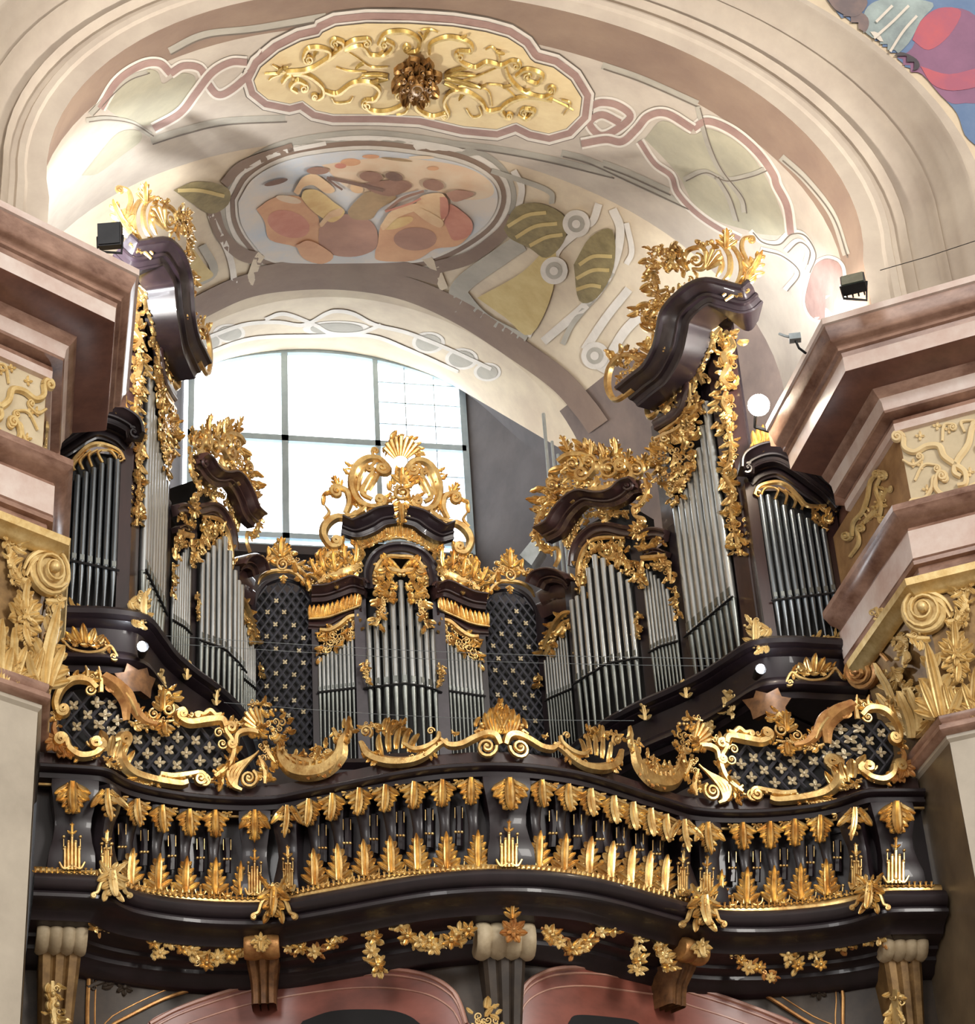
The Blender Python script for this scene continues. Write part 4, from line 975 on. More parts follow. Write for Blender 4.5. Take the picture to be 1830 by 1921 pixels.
def corbel(px, py, ln, rad, ribs, txt, m1, m2, drop, w2):
    cv = CP(-.16 if ln > .3 else .02); P = cv.map(px, py); t_, _, i, u = cv.hit(px, py); n = cv.vn(i, u); n = V((n.x, n.y, 0)); tn = V((-n.y, n.x, 0))
    t = thing('corbel', txt, 'corbel', P)
    a = MB(); R = []
    for k in range(25):
        f = k/24; rr = rad*(.86+.14*abs(sin(f*pi*ribs))**.6); c = P - n*rad*.9 + tn*(f-.5)*ln
        R.append([c + n*rr*cos(2*pi*q/14) + V((0,0,rr*sin(2*pi*q/14))) for q in range(14)])
    a.grid(R, 0, True); a.f.append(tuple(range(14))); a.m.append(0); a.f.append(tuple(24*14+q for q in range(14))); a.m.append(0)
    a.build('scroll_roll', m1, t)
    for q_ in (-.3, 0, .3):
        b = MB(); R = []
        for f, o, w in ((0,-.16,1.),(.12,-.18,.95),(.3,-.22,.85),(.5,-.27,.78),(.75,-.29,.74),(1,-.3,.74)):
            c = P+tn*(w2*q_*w)+V((0,0,-rad*.7-drop*f)); W_ = w2*.172*w
            R.append([c+tn*W_-n*(.5), c+tn*W_+n*o, c+tn*W_*.5+n*(o+.03), c-tn*W_*.5+n*(o+.03), c-tn*W_+n*o, c-tn*W_-n*.5])
        b.grid(R); b.build('corbel_flute', m2, t)
    return t, cv
t, cv = corbel(952, 1752, .44, .15, 4, 'middle corbel with cream scroll roll and reddish rosette under the gallery', 'ivory', 'dull', 1.0, .34)
g = MB(); rosette(g, CP(-.1), 962, 1748, 26, 7, 4, m=1); rosette(g, CP(-.1), 962, 1748, 15, 6, 10, m=1); acanthus(g, CP(-.08), 960, 1726, 90, 36, 26, .2, h0=6)
for k in (-1, 1): leaf(g, CP(-.08), 960, 1712, 90-k*50, 20, 9, .3, 0, 6)
g.build('rosette', ['gold','goldo'], t)
g = MB(); massf(g, CP(-.22), zC((790,860),(880,800),(970,860),(960,930),(800,930)), 11, 18, 61, h0=4); g.build('corbel_leafwork', 'goldm', t)
for px, py, ln, rad, rb, txt, m1, m2, dr, w2 in ((118,1742,.36,.15,4,'ribbed cream corbel under the left end of the gallery','ivory','bell',1.2,.32),(1700,1758,.36,.15,4,'ribbed cream corbel under the right end of the gallery','ivory','bell',1.2,.32),
     (490,1768,.26,.1,2,'small brown corbel with gilt mask above the left pink arch','goldo','bronze',.3,.26),(1312,1778,.26,.1,2,'small brown corbel with gilt mask above the right pink arch','goldo','bronze',.3,.26)):
    t, cv = corbel(px, py, ln, rad, rb, txt, m1, m2, dr, w2)
    g = MB()
    if ln < .3: acanthus(g, cv, px, py-10, 270, 30, 34, .2, h0=4); rosette(g, cv, px, py-2, 14, 6, 8)
    else: foliage(g, CP(-.3), [(px-20,py+100),(px-18,py+150),(px-14,py+190)], 30, 10, 22, int(px), h0=4)
    g.build('corbel_leafwork', 'goldm', t)
# garlands
GAR = [('hooked ribbon garland beside the left end corbel', zB((395,290),(450,345),(510,385),(570,330),(640,375),(710,330)), .7),
 ('flower swag hanging below the left bay, ending by the small left corbel', zB((760,345),(800,400),(860,440),(940,480),(1000,540),(1100,510),(1160,470),(1195,420)), 1.),
 ('short flower drop below the left bay moulding', zB((770,350),(760,430),(780,520)), .9),
 ('flower swag running right from the small left corbel up to a hook', zB((1400,450),(1500,485),(1600,470),(1660,420),(1690,370),(1722,275)), .9),
 ('flower drop with hook left of the middle corbel', zC((275,300),(270,390),(285,490),(325,635)), 1.),
 ('flower swag from a hook to the left side of the middle corbel', zC((370,265),(420,370),(500,470),(600,490),(700,470),(795,390)), 1.),
 ('flower swag from the right side of the middle corbel up to a hook', zC((1170,395),(1250,450),(1340,530),(1440,450),(1540,390),(1590,290)), 1.),
 ('flower drop with hook right of the middle corbel', zC((1670,300),(1680,400),(1668,540),(1682,635)), .9),
 ('long flower swag from a hook down to the small right corbel', zC((1705,300),(1750,400),(1800,520))+zD((110,560),(190,640)), 1.),
 ('short flower swag right of the small right corbel, over the gilt panel frame', zD((480,530),(560,590),(650,640),(745,690)), .8),
 ('forked flower drop below the right bay moulding', zD((870,425),(860,520),(815,570),(870,630)), .9),
 ('narrow leaf drop right of the forked flower drop', zD((920,410),(940,500),(985,635)), .8),
 ('flower swag beside the right end corbel', zD((960,420),(1050,490),(1180,500),(1270,460),(1345,470)), 1.)]
for i, (txt, path, k) in enumerate(GAR):
    cv = CP(-.13); t = thing('garland', 'gilded '+txt, 'garland', cv.map(*path[0]), 'flower garlands under the gallery')
    s = MB(); stroke(s, cv, path, [4,6,7,6,4], h0=0); foliage(s, cv, path, 18*k, 7.5, 19*k, 70+i, h0=1); s.build('stem_and_leaves', 'goldm' if i % 3 else 'goldo', t)
    P = cat(path, 10); L_ = sum((b-a).length for a, b in zip(P, P[1:])); n = max(2, int(L_/20)); R = random.Random(i)
    for j in range(n):
        p = P[min(len(P)-1, int((j+.6)/n*(len(P)-1)))]; f = MB(); dx, dy = R.uniform(-7,7), R.uniform(-6,8)
        rosette(f, cv, p.x+dx, p.y+dy, R.uniform(13,19)*k, R.choice((5,6)), 7, R.uniform(0,90)); f.build('flower', 'gold' if j % 2 else 'goldm', t)
# ================================================================== THE ORGAN
def mould(mb, cv, path, w, prof, m=0, n=6):
    """wooden moulding along a photo path; prof: (across -.5 upper .. .5 lower, height px)"""
    P = cat(path, n); rows = []
    for i, p in enumerate(P):
        d = (P[min(i+1,len(P)-1)]-P[max(i-1,0)]).normalized(); q = V((-d.y, d.x))
        rows.append([cv.map(p.x+q.x*w*v, p.y+q.y*w*v, h) for v, h in prof])
    b = mb.grid(rows, m, True); k = len(prof)
    mb.f.append(tuple(b+i for i in range(k))); mb.m.append(m); e = b+(len(rows)-1)*k; mb.f.append(tuple(e+i for i in range(k))); mb.m.append(m)
CORND = [(-.5,-80),(-.5,26),(-.4,30),(-.3,30),(-.26,24),(-.12,20),(.0,12),(.06,15),(.16,15),(.2,9),(.36,7),(.42,9),(.5,8),(.5,-50)]
CORN = [(-.5,-6),(-.5,26),(-.4,30),(-.3,30),(-.26,24),(-.12,20),(.0,12),(.06,15),(.16,15),(.2,9),(.36,7),(.42,9),(.5,8),(.5,-6)]
BEAD = [(-.5,-5),(-.5,10),(-.36,13),(-.2,12),(-.12,7),(.1,9),(.3,9),(.38,5),(.5,4),(.5,-5)]
FLAT = [(-.5,-5),(-.5,4),(-.4,6),(.4,6),(.5,4),(.5,-5)]
def prism(mb, foot, z0, z1, m=0):
    b = len(mb.v); n = len(foot)
    mb.v.extend([V((x,y,z0)) for x, y in foot]+[V((x,y,z1)) for x, y in foot])
    for i in range(n): j = (i+1) % n; mb.f.append((b+i,b+j,b+n+j,b+n+i)); mb.m.append(m)
    mb.f.append(tuple(b+i for i in range(n))[::-1]); mb.m.append(m); mb.f.append(tuple(b+n+i for i in range(n))); mb.m.append(m)
def field(t, plan, n, rad, zb, mouth, tops, X=lambda mb: mb, m='pipe', fwd=.05, margin=0., railm='black'):
    """a row of organ pipes on a plan curve; tops and mouth are photo points read on that surface"""
    def fr(pts):
        o = []
        for p in pts:
            t_, P, i, u = plan.hit(*p); o.append(((plan.cum[i]+u*(plan.cum[i+1]-plan.cum[i]))/plan.cum[-1], P.z))
        return sorted(o)
    T, Mo = fr(tops), fr(mouth); rail = []
    for k in range(n):
        u = margin+(1-2*margin)*(k+.5)/n; zt = itp([(-9,T[0][1])]+T+[(9,T[-1][1])], u)+.03; zm = itp([(-9,Mo[0][1])]+Mo+[(9,Mo[-1][1])], u)
        p, nn = plan.at(u, 0, fwd); r = rad*(1-.06*random.random()); c = (p.x, p.y)
        b = MB(); b.lathe(c, [(r,zm),(r,zm+.02),(r,zt-.01),(r*.94,zt),(r*.8,zt),(r*.8,zt-.05)], 12)
        q = V(c).to_3d()+nn*(r*.86); tn = V((-nn.y, nn.x, 0))
        for s0 in (-1, 1): b.tube([q+tn*(r*.62*s0)+V((0,0,zm+.005)), q+tn*(r*.62*s0)+V((0,0,zm+r*2.6))], r*.13, 5, 1)
        b.box(q+V((0,0,zm+r*1.5))+nn*(r*.05), r*1.1, r*.3, r*1.9, math.atan2(tn.y, tn.x), 1)
        o = X(b).build('organ_pipe', [m,'foot'], t)
        f = MB(); f.lathe(c, [(r*.26,zb),(r*.3,zb+.05),(r*.98,zm-.012),(r*1.02,zm-.004),(r,zm)], 10); X(f).build('pipe_foot', m if m != 'pipe' else 'foot', o)
        rail.append(V((c[0],c[1],zm-.02))+nn*(r+.004))
    a, b_ = rail[0]+(rail[0]-rail[1])*.7, rail[-1]+(rail[-1]-rail[-2])*.7
    rl = MB(); rl.tube([a]+rail+[b_], .011, 5); X(rl).build('pipe_rail', railm, t)

def side(sd):
    W = 'left' if sd < 0 else 'right'; X = (lambda mb: mb.mirror()) if sd < 0 else (lambda mb: mb)
    # ---------------------------------------------------------------- plinth
    pl = thing('organ_plinth', f'dark moulded curving organ plinth with gilt crown relief at the {W} side', 'organ plinth', (sd*2.7,16.3,10))
    pp = [tuple(p) for p in cat([(3.62,16.0),(3.2,15.99),(2.95,15.985),(2.68,16.06),(2.53,16.36),(2.4,16.66),(2.2,16.98),(1.95,17.32),(1.72,17.72),(1.56,18.2),(1.45,18.8)], 4)]
    a = MB(); path = [V((x,y,0)) for x, y in pp][::-1]
    sweep(a, path, [(-.75,10.57),(-.02,10.57),(.05,10.56),(.07,10.53),(.06,10.49),(.02,10.47),(.03,10.45),(0,10.42),(-.04,10.4),(-.05,10.3),(-.04,10.2),(.0,10.16),(.03,10.13),(.04,10.09),(.01,10.06),(-.04,10.05),(-.06,10.0),(-.75,9.97)])
    X(a).build('plinth_moulding', 'wood', pl)
    cpl = Plan(pp, .0, .3); g = MB()
    for k in (-2,-1,0,1,2): leaf(g, cpl, *z6((605+k*22,1500))[0], 90-k*24, 32-abs(k)*5, 14, .3, 0, 6)
    scroll(g, cpl, z6((450,1550),(480,1500),(530,1530),(600,1545),(680,1530),(730,1480),(775,1530)), 8, (1,7), (-1,7), h0=4); foliage(g, cpl, z6((470,1500),(600,1490),(740,1470)), 14, 8, 14, 81, h0=5)
    X(g).build('crown_relief', 'gold', pl)
    g = MB(); cs = Plan(pp, -.03, .3)
    st = z6((228,1660),(290,1650),(300,1610),(350,1630),(400,1600),(420,1650),(472,1660),(440,1710),(445,1770),(380,1750),(350,1745),(290,1775),(275,1720))
    wallpoly(g, cs, st, 14, smooth=False); X(g).build('star_boss', 'bronze', pl)
    g = MB(); foliage(g, cpl, z6((90,1600),(130,1650),(120,1740)), 24, 9, 17, 82, h0=2); foliage(g, cpl, z6((20,1760),(0,1850),(-40,1900)), 24, 9, 16, 83, h0=2)
    for x, y in ((1140,1690),(880,1830)): acanthus(g, cpl, *z4((x+12,y+100))[0], 92, 34, 20, .2, h0=4); button(g, cpl, *z4((x,y+5))[0], 6, 8)
    foliage(g, cpl, z6((230,1250),(280,1200),(300,1290),(350,1330),(250,1350)), 22, 8, 18, 84, h0=5); acanthus(g, cpl, *z6((285,1350))[0], 90, 46, 34, .2, h0=6)
    X(g).build('plinth_carving', 'goldm', pl)
    # ---------------------------------------------------------------- outer tower
    t = thing('organ_tower', f'narrow outer organ tower with grey pipes under a curved dark hood, at the far {W}', 'organ tower', (sd*3.1,16.2,10.57))
    co_ = Plan([(2.80,16.13),(3.52,16.045)], 0, .5); c1 = Plan([(2.80,16.13),(3.52,16.045)], .1, .5)
    a = MB(); prism(a, [(2.82,16.16),(3.62,16.07),(3.62,16.7),(2.82,16.7)], 10.5, 12.2); X(a).build('case', 'black', t)
    for px in ((2.80,2.9),(3.5,3.62)):
        a = MB(); prism(a, [(px[0],16.1-.1*(px[0]-2.8)),(px[1],16.1-.1*(px[1]-2.8)),(px[1],16.3),(px[0],16.3)], 10.55, 12.25); X(a).build('pier', 'woodb', t)
    field(t, Plan([(2.9,16.115),(3.5,16.045)]), 9, .027, 10.55, z6((360,1080),(735,1035)), z6((300,490),(345,490),(400,530),(450,560),(500,590),(550,610),(600,650),(650,680),(690,700)), X, 'pipeg', .03)
    a = MB(); mould(a, c1, z6((215,345),(222,290),(275,255),(345,235),(410,240),(480,275),(560,330),(640,390),(700,440),(770,520)), 30, CORN); mould(a, co_, z6((235,400),(290,350),(380,325),(450,350),(560,430),(650,490),(740,580)), 26, BEAD); volute(a, c1, *z6((222,330))[0], 14, 60, 1, 1.6, 7, 12)
    X(a).build('hood', 'wood', t)
    g = MB()
    stroke(g, co_, z6((262,475),(290,425),(380,400),(450,420),(520,485),(560,530),(610,540),(680,535)), [8,9,9,9,9,8,6], h0=8)
    for p in (((300,470),(330,430),(380,430)),((380,500),(400,450),(380,430)),((440,530),(450,470),(400,430)),((490,550),(500,500),(440,440)),((535,560),(540,530),(480,460))): stroke(g, co_, z6(*p), [6,6,4], h0=7, smooth=4)
    volute(g, co_, *z6((285,465))[0], 9, 0, -1, 1.5, 4, 9); foliage(g, co_, z6((600,550),(640,600),(680,650),(690,540)), 16, 8, 16, 85, h0=6)
    stroke(g, co_, z6((600,540),(610,620),(660,650)), 5, h0=7)
    X(g).build('pipe_shade', 'gold', t)
    g = MB()
    for k in range(11): leaf(g, c1, *z6((280+k*18, 215-8*sin(k/10*pi)))[0], 112-k*7, 46-abs(k-3)*4, 13, .15, 0, 10, bend=-6)
    foliage(g, c1, z6((220,220),(300,205),(400,190),(470,215)), 8, 7, 12, 86, h0=12); X(g).build('flame_crest', 'gold', t)
    g = MB(); foliage(g, co_, z6((400,1360),(520,1325),(640,1310),(765,1300)), 8, 6, 12, 87, h0=10); X(g).build('leaf_strip', 'goldm', t)
    # ---------------------------------------------------------------- tall tower
    t = thing('organ_tower', f'tallest organ tower with big pipes and S-curved gilded crown on the {W}', 'organ tower', (sd*2.8,16.8,10.57))
    ctp = [(2.05,17.75),(2.28,17.55),(2.44,17.38),(2.5,17.2),(2.61,16.82),(2.72,16.45),(2.8,16.27),(3.0,16.2),(3.4,16.16)]
    ct = Plan(ctp, .02, .5); ct2 = Plan(ctp, .1, .5); ct3 = Plan(ctp, .06, .5); ct4 = Plan([(2.1,17.6),(2.2,17.3),(2.3,17.0),(2.38,16.7),(2.44,16.4),(2.52,16.1),(2.66,15.82),(2.9,15.66),(3.2,15.62)], 0, .5); ct5 = Plan([(p.x,p.y) for p in ct4.p], .03, .5)
    a = MB(); prism(a, [(2.47,17.42),(2.53,17.22),(2.75,16.47),(2.83,16.3),(3.4,16.2),(3.5,17.2),(2.9,17.6)], 10.5, 12.2); prism(a, [(2.47,17.42),(2.53,17.22),(2.75,16.47),(2.83,16.3),(2.98,16.26),(2.98,17.3),(2.8,17.6)], 12.1, 14.3); X(a).build('case', 'wood', t)
    a = MB(); prism(a, [(2.4,17.44),(2.47,17.19),(2.55,17.22),(2.5,17.46)], 10.5, 13.75); X(a).build('pier', 'woodb', t)
    a = MB(); prism(a, [(2.71,16.42),(2.785,16.24),(2.92,16.18),(2.98,16.3),(2.8,16.5)], 10.5, 14.1); X(a).build('pier', 'woodb', t)
    field(t, Plan([(2.49,17.2),(2.72,16.44)]), 8, .043, 10.57, [(1298,1195),(1390,1118)], [(1277,962),(1290,938),(1303,910),(1315,882),(1324,830),(1331,775),(1340,735),(1346,710)], X, 'pipe', .04)
    a = MB(); mould(a, ct4, zT((500,1500),(620,1400),(750,1290),(850,1110),(890,950),(920,810),(1010,700),(1150,610),(1300,650),(1450,690),(1540,620)), 44, CORND); X(a).build('crown_cornice', 'wood', t)
    a = MB(); mould(a, ct3, zT((1110,930),(1000,1080),(960,1250),(945,1450),(885,1620),(700,1740)), 24, BEAD); X(a).build('curved_moulding', 'woodb', t)
    g = MB()
    for i, (p, w) in enumerate(((zT((1250,900),(1180,1000),(1110,1110),(1050,1240),(1110,1380)),34),(zT((1040,1440),(1050,1560),(1000,1660),(950,1760)),22),(zT((1290,930),(1350,1050),(1280,1130),(1310,1240),(1270,1330),(1340,1420)),34),(zT((1300,1440),(1280,1540),(1330,1640),(1290,1720)),28))):
        foliage(g, ct3, p, w, 6.5, 19, 90+i, h0=3)
    foliage(g, ct, z4((1370,20),(1420,130),(1430,280),(1390,370),(1440,470),(1430,600),(1450,700),(1470,800),(1485,890)), 24, 6.5, 18, 95, h0=4); foliage(g, ct, z4((1510,650),(1555,720),(1565,830)), 14, 7, 14, 96, h0=4)
    stroke(g, ct3, zT((1240,890),(1150,960),(1080,1120),(1010,1240),(1000,1420),(1000,1560),(900,1690),(750,1800)), [4,6,6,6,6,7,9], h0=5)
    X(g).build('gilded_carving', 'gold', t)
    g = MB()
    massf(g, ct3, z4((1000,150),(1080,110),(1180,10),(1225,10),(1195,240),(1190,400),(1090,470),(1020,420),(970,340),(930,240),(925,150)), 8.5, 19, 97, h0=3)
    massf(g, ct3, z4((1020,420),(1120,430),(1150,490),(1080,580),(1040,560)), 8, 17, 98, h0=3)
    stroke(g, ct3, z4((1190,10),(1100,90),(1010,130),(960,150)), [8,10,9,6], h0=7); volute(g, ct3, *z4((1035,145))[0], 12, 90, 1, 1.6, 6, 8)
    foliage(g, ct3, z4((930,160),(950,280),(980,400),(985,460)), 10, 7, 14, 99, h0=3)
    X(g).build('pipe_shade', 'gold', t)
    g = MB()
    massf(g, ct5, zT((660,250),(720,200),(800,200),(880,210),(890,330),(800,390),(680,400),(640,380)), 7.5, 21, 101, h0=10)
    foliage(g, ct5, zT((690,400),(720,560),(740,700),(660,720)), 22, 6.5, 20, 102, h0=8); foliage(g, ct5, zT((600,690),(620,780),(740,860),(700,960),(780,1060),(690,1120),(590,1080)), 22, 6.5, 20, 103, h0=8); foliage(g, ct5, zT((800,540),(830,620),(800,700)), 12, 7, 16, 104, h0=8)
    scroll(g, ct5, zT((610,1190),(500,1140),(400,1160),(330,1250),(310,1380),(340,1490),(400,1515),(530,1430)), 13, (-1,10), None, h0=8); foliage(g, ct5, zT((340,1220),(450,1130),(560,1150),(620,1230)), 18, 7, 19, 105, h0=8)
    massf(g, ct5, zT((420,1230),(520,1210),(600,1290),(480,1400),(380,1420)), 9, 16, 106, h0=5)
    scroll(g, ct5, zT((1000,420),(960,330),(1000,240),(1100,220),(1150,300),(1120,400),(1040,400)), 10, None, None, h0=8); volute(g, ct5, *zT((1070,330))[0], 15, 90, -1, 1.6, 6, 9)
    for p in (((1280,640),(1400,530),(1430,380),(1370,240),(1260,170)),((1240,560),(1330,450),(1330,300),(1260,190)),((1230,480),(1270,380),(1250,250)),((1300,680),(1450,560),(1480,430),(1450,330))): stroke(g, ct5, zT(*p), [5,10,11,9,5], h0=9)
    scroll(g, ct5, zT((1490,450),(1470,340),(1430,240),(1440,160),(1500,140)), 9, None, (1,6), h0=9)
    acanthus(g, ct5, *zT((1490,480))[0], 62, 46, 36, .3, h0=9); acanthus(g, ct5, *zT((1310,240))[0], 88, 32, 30, .3, h0=10)
    shell(g, ct5, *zT((1130,420))[0], 20, 80, 5, 4, 40, 8, 8); foliage(g, ct5, zT((860,180),(900,320),(980,400)), 14, 7, 18, 107, h0=8); foliage(g, ct5, zT((1060,150),(1110,200),(1170,180),(1230,220)), 12, 7, 17, 108, h0=8)
    foliage(g, ct5, zT((1330,640),(1420,560),(1520,470)), 18, 7, 18, 109, h0=9); foliage(g, ct5, zT((900,600),(1000,520),(1080,470)), 6, 8, 12, 110, h0=8)
    foliage(g, ct, zT((1060,790),(1200,760),(1300,770),(1370,830)), 18, 7, 19, 111, h0=4); foliage(g, ct, zT((940,1050),(960,970),(1010,910)), 12, 7, 16, 112, h0=4); foliage(g, ct3, zT((910,1350),(880,1450),(800,1560),(740,1590)), 16, 6.5, 17, 113, h0=5)
    stroke(g, ct3, zT((620,1560),(650,1660),(700,1640),(730,1600)), [8,14,10,6], h0=5)
    X(g).build('gilded_crown', 'gold', t)
    # ---------------------------------------------------------------- wing
    t = thing('organ_case', f'stepped organ side case with three pipe fields and gilded crest, {W} of the middle case', 'organ case', (sd*1.95,17.9,10.57))
    cw_ = Plan([(2.46,17.12),(1.43,18.98)], .03, .5); c2 = Plan([(2.46,17.12),(1.43,18.98)], .12, .5); cn = Plan([(2.46,17.12),(1.43,18.98)], -.02, .5)
    a = MB(); prism(a, [(2.44,17.3),(2.27,17.62),(2.15,17.76),(1.95,18.0),(1.72,18.33),(1.72,18.6),(1.53,18.98),(2.0,19.4),(3.0,17.8)], 10.45, 12.35); prism(a, [(2.17,17.74),(1.97,18.0),(1.76,18.3),(2.2,18.6),(2.5,18.0)], 12.3, 13.0); X(a).build('case', 'black', t)
    for f in ([(2.2,17.56),(2.12,17.68),(2.2,17.78),(2.3,17.64)],[(1.66,18.32),(1.645,18.52),(1.75,18.56),(1.76,18.34)],[(2.47,17.1),(2.39,17.27),(2.47,17.33),(2.55,17.2)],[(1.49,18.86),(1.43,18.97),(1.52,19.05),(1.56,18.9)]):
        a = MB(); prism(a, f, 10.5, 12.45); X(a).build('pier', 'wood', t)
    field(t, Plan([(2.395,17.28),(2.21,17.6)]), 8, .021, 10.57, [(1245,1212),(1276,1203)], [(1273,1145),(1262,1120),(1248,1100),(1235,1088),(1220,1075)], X, 'pipe', .03)
    field(t, Plan([(2.12,17.68),(2.0,17.83),(1.86,17.99),(1.74,18.15),(1.655,18.34)]), 9, .03, 10.57, [(1120,1262),(1145,1245),(1197,1236)], [(1184,1097),(1172,1087),(1160,1076),(1148,1066),(1136,1056),(1122,1046),(1112,1062),(1104,1090),(1095,1121)], X, 'pipe', .03)
    field(t, Plan([(1.66,18.54),(1.48,18.88)]), 9, .017, 10.57, z4((300,1780),(455,1710)), [(1027,1247),(1080,1176)], X, 'pipe', .03)
    a = MB()
    mould(a, c2, z4((255,765),(340,720),(390,640),(450,570),(520,530),(600,540),(680,540),(750,510),(800,465),(850,450)), 27, CORN); volute(a, c2, *z4((815,455))[0], 12, 200, 1, 1.5, 6, 16)
    mould(a, cw_, z4((450,960),(460,870),(500,790),(570,730),(650,715),(740,735),(800,745)), 23, BEAD); mould(a, cw_, z4((880,760),(950,745),(1020,760)), 20, BEAD); mould(a, cw_, z4((890,880),(960,860),(1030,880)), 10, BEAD)
    X(a).build('cornice', 'woodb', t)
    a = MB(); mould(a, cw_, z4((220,1090),(250,1040),(320,1020),(390,1040),(430,1080)), 24, CORN); mould(a, cn, z4((225,1170),(300,1130),(380,1120),(440,1130)), 34, FLAT); mould(a, cn, z4((220,1240),(320,1200),(440,1190)), 30, FLAT); X(a).build('small_hood', 'woodb', t)
    g = MB()
    stroke(g, cw_, z4((465,1050),(475,950),(510,850),(570,790),(650,775),(770,780)), [7,9,9,8,8,7], h0=6)
    foliage(g, cw_, z4((470,1140),(485,1030),(510,920),(570,840),(620,810)), 20, 6.5, 18, 121, h0=4); foliage(g, cw_, z4((600,870),(660,900),(720,880),(770,950),(790,1020)), 28, 6.5, 20, 122, h0=4); foliage(g, cw_, z4((620,820),(700,820),(760,830)), 18, 7, 16, 123, h0=4)
    stroke(g, cw_, z4((875,905),(950,900),(1030,890)), 11, h0=6); foliage(g, cw_, z4((870,920),(850,1000),(870,1100)), 22, 6.5, 18, 124, h0=4); foliage(g, cw_, z4((920,940),(980,950),(1030,930),(1040,1050)), 22, 6.5, 17, 125, h0=4)
    stroke(g, cw_, z4((435,1245),(380,1255),(330,1310),(290,1380),(245,1480)), [6,10,10,8,4], h0=6); foliage(g, cw_, z4((420,1290),(350,1330),(300,1420),(250,1520)), 22, 6.5, 17, 126, h0=4)
    X(g).build('pipe_shade', 'gold', t)
    g = MB()
    massf(g, c2, z4((215,560),(300,400),(370,280),(430,170),(560,210),(620,260),(720,200),(780,290),(880,290),(905,370),(850,410),(740,440),(660,470),(520,465),(430,540),(320,650)), 9.5, 22, 131, h0=4)
    for cx, cy, r, a0, dr in ((690,350,22,90,1),(460,320,19,60,-1),(440,530,18,0,1),(860,350,17,90,-1),(560,300,15,0,1),(330,450,15,30,1)): volute(g, c2, *z4((cx,cy))[0], r, a0, dr, 1.8, 7, 12)
    scroll(g, c2, z4((560,480),(650,470),(760,440),(830,380),(800,310)), 17, None, (-1,13), h0=9); scroll(g, c2, z4((360,300),(420,260),(520,260),(590,330),(550,400)), 16, None, (1,13), h0=9)
    for x, y, a_ in ((420,180,110),(560,210,80),(720,200,85),(780,260,60),(870,270,45),(650,230,100)): acanthus(g, c2, *z4((x,y+50))[0], a_, 28, 22, .3, h0=9)
    scroll(g, c2, z4((890,400),(905,480),(870,560),(820,590),(830,640),(870,650)), 10, None, (1,7), h0=4); foliage(g, c2, z4((900,410),(890,520),(830,590)), 10, 7, 14, 132, h0=5)
    scroll(g, c2, z4((230,610),(200,700),(215,800),(260,860),(330,840),(345,900),(320,960)), 9, (1,7), None, h0=4); foliage(g, c2, z4((220,620),(205,720),(250,840),(300,860)), 10, 7, 13, 133, h0=5); foliage(g, c2, z4((290,480),(250,560),(230,620)), 16, 7, 18, 134, h0=5)
    X(g).build('gilded_crest', 'gold', t)
    g = MB()
    foliage(g, cw_, z4((400,850),(450,720),(500,650)), 20, 6.5, 18, 141, h0=5); foliage(g, cw_, z4((510,640),(600,620),(700,620),(790,610)), 22, 6.5, 19, 142, h0=5)
    for k in range(12): leaf(g, cw_, *z4((860,735))[0], k*30, 20, 9, .1, 0, 8)
    volute(g, cw_, *z4((860,735))[0], 11, 0, 1, 1.6, 5, 11); foliage(g, cw_, z4((820,830),(880,830),(1010,795)), 14, 7, 17, 143, h0=5)
    foliage(g, cw_, z4((840,1240),(835,1330),(855,1420)), 12, 7, 14, 144, h0=5); foliage(g, cw_, z4((455,1390),(465,1460),(475,1520)), 10, 7, 13, 145, h0=5); foliage(g, cw_, z4((1080,1080),(1085,1180),(1105,1270)), 12, 7, 14, 146, h0=5); foliage(g, cw_, z4((210,1630),(218,1680),(214,1730)), 8, 7, 12, 147, h0=5)
    X(g).build('gilded_carving', 'gold', t)
    # ---------------------------------------------------------------- lattice door between wing and middle case
    t = thing('lattice_door', f'dark diagonal lattice door with gilt studs and curled gilt top, {W} of the middle case', 'lattice door', (sd*1.2,18.95,10.5))
    cd_ = PlaneY(18.98); ce = PlaneY(18.93); Y_ = (lambda mb: mb) if sd < 0 else (lambda mb: mb.mirror())
    pol = z3((240,1060),(280,980),(400,945),(510,980),(560,1060),(600,1200),(600,1850),(560,1900),(200,1900),(220,1600),(225,1300))
    bk = MB(); bk.poly([cd_.map(x, y, -8) for x, y in z3((180,1000),(640,1000),(640,1950),(180,1950))]); Y_(bk).build('backing_board', 'black', t)
    lt = MB(); lattice(lt, cd_, pol, 530, 1240, 17, 22.5, 4.2, 34); Y_(lt).build('lattice', 'latt', t)
    for x, y in z3((360,1065),(405,1130),(310,1130),(355,1200),(460,1205),(305,1268),(410,1272),(515,1278),(358,1340),(490,1350),(410,1415),(515,1420),(358,1480),(462,1488),(305,1553),(410,1555),(512,1562),(358,1628),(462,1635),(515,1700),(430,1720),(300,1700)):
        r_ = MB(); rosette(r_, cd_, x, y, 5.5, 4, 4, 45); Y_(r_).build('rosette', 'silver', t)
    a = MB(); mould(a, cd_, z3((225,1700),(220,1300),(235,1080),(290,970),(400,930),(510,965),(570,1060),(600,1180)), 8, FLAT); Y_(a).build('door_frame', 'wood', t)
    g = MB(); stroke(g, ce, z3((255,975),(275,930),(330,900),(400,895),(460,905),(510,950),(545,1000)), [4,8,9,8,8,7,4], h0=5); volute(g, ce, *z3((395,865))[0], 14, 90, 1, 1.7, 6, 7)
    foliage(g, ce, z3((250,850),(310,830),(380,790),(440,820),(500,890),(560,950)), 22, 6.5, 18, 151, h0=4); foliage(g, ce, z3((560,960),(580,1020)), 12, 7, 15, 152, h0=4); acanthus(g, ce, *z3((400,920))[0], 270, 18, 14, .2, h0=5)
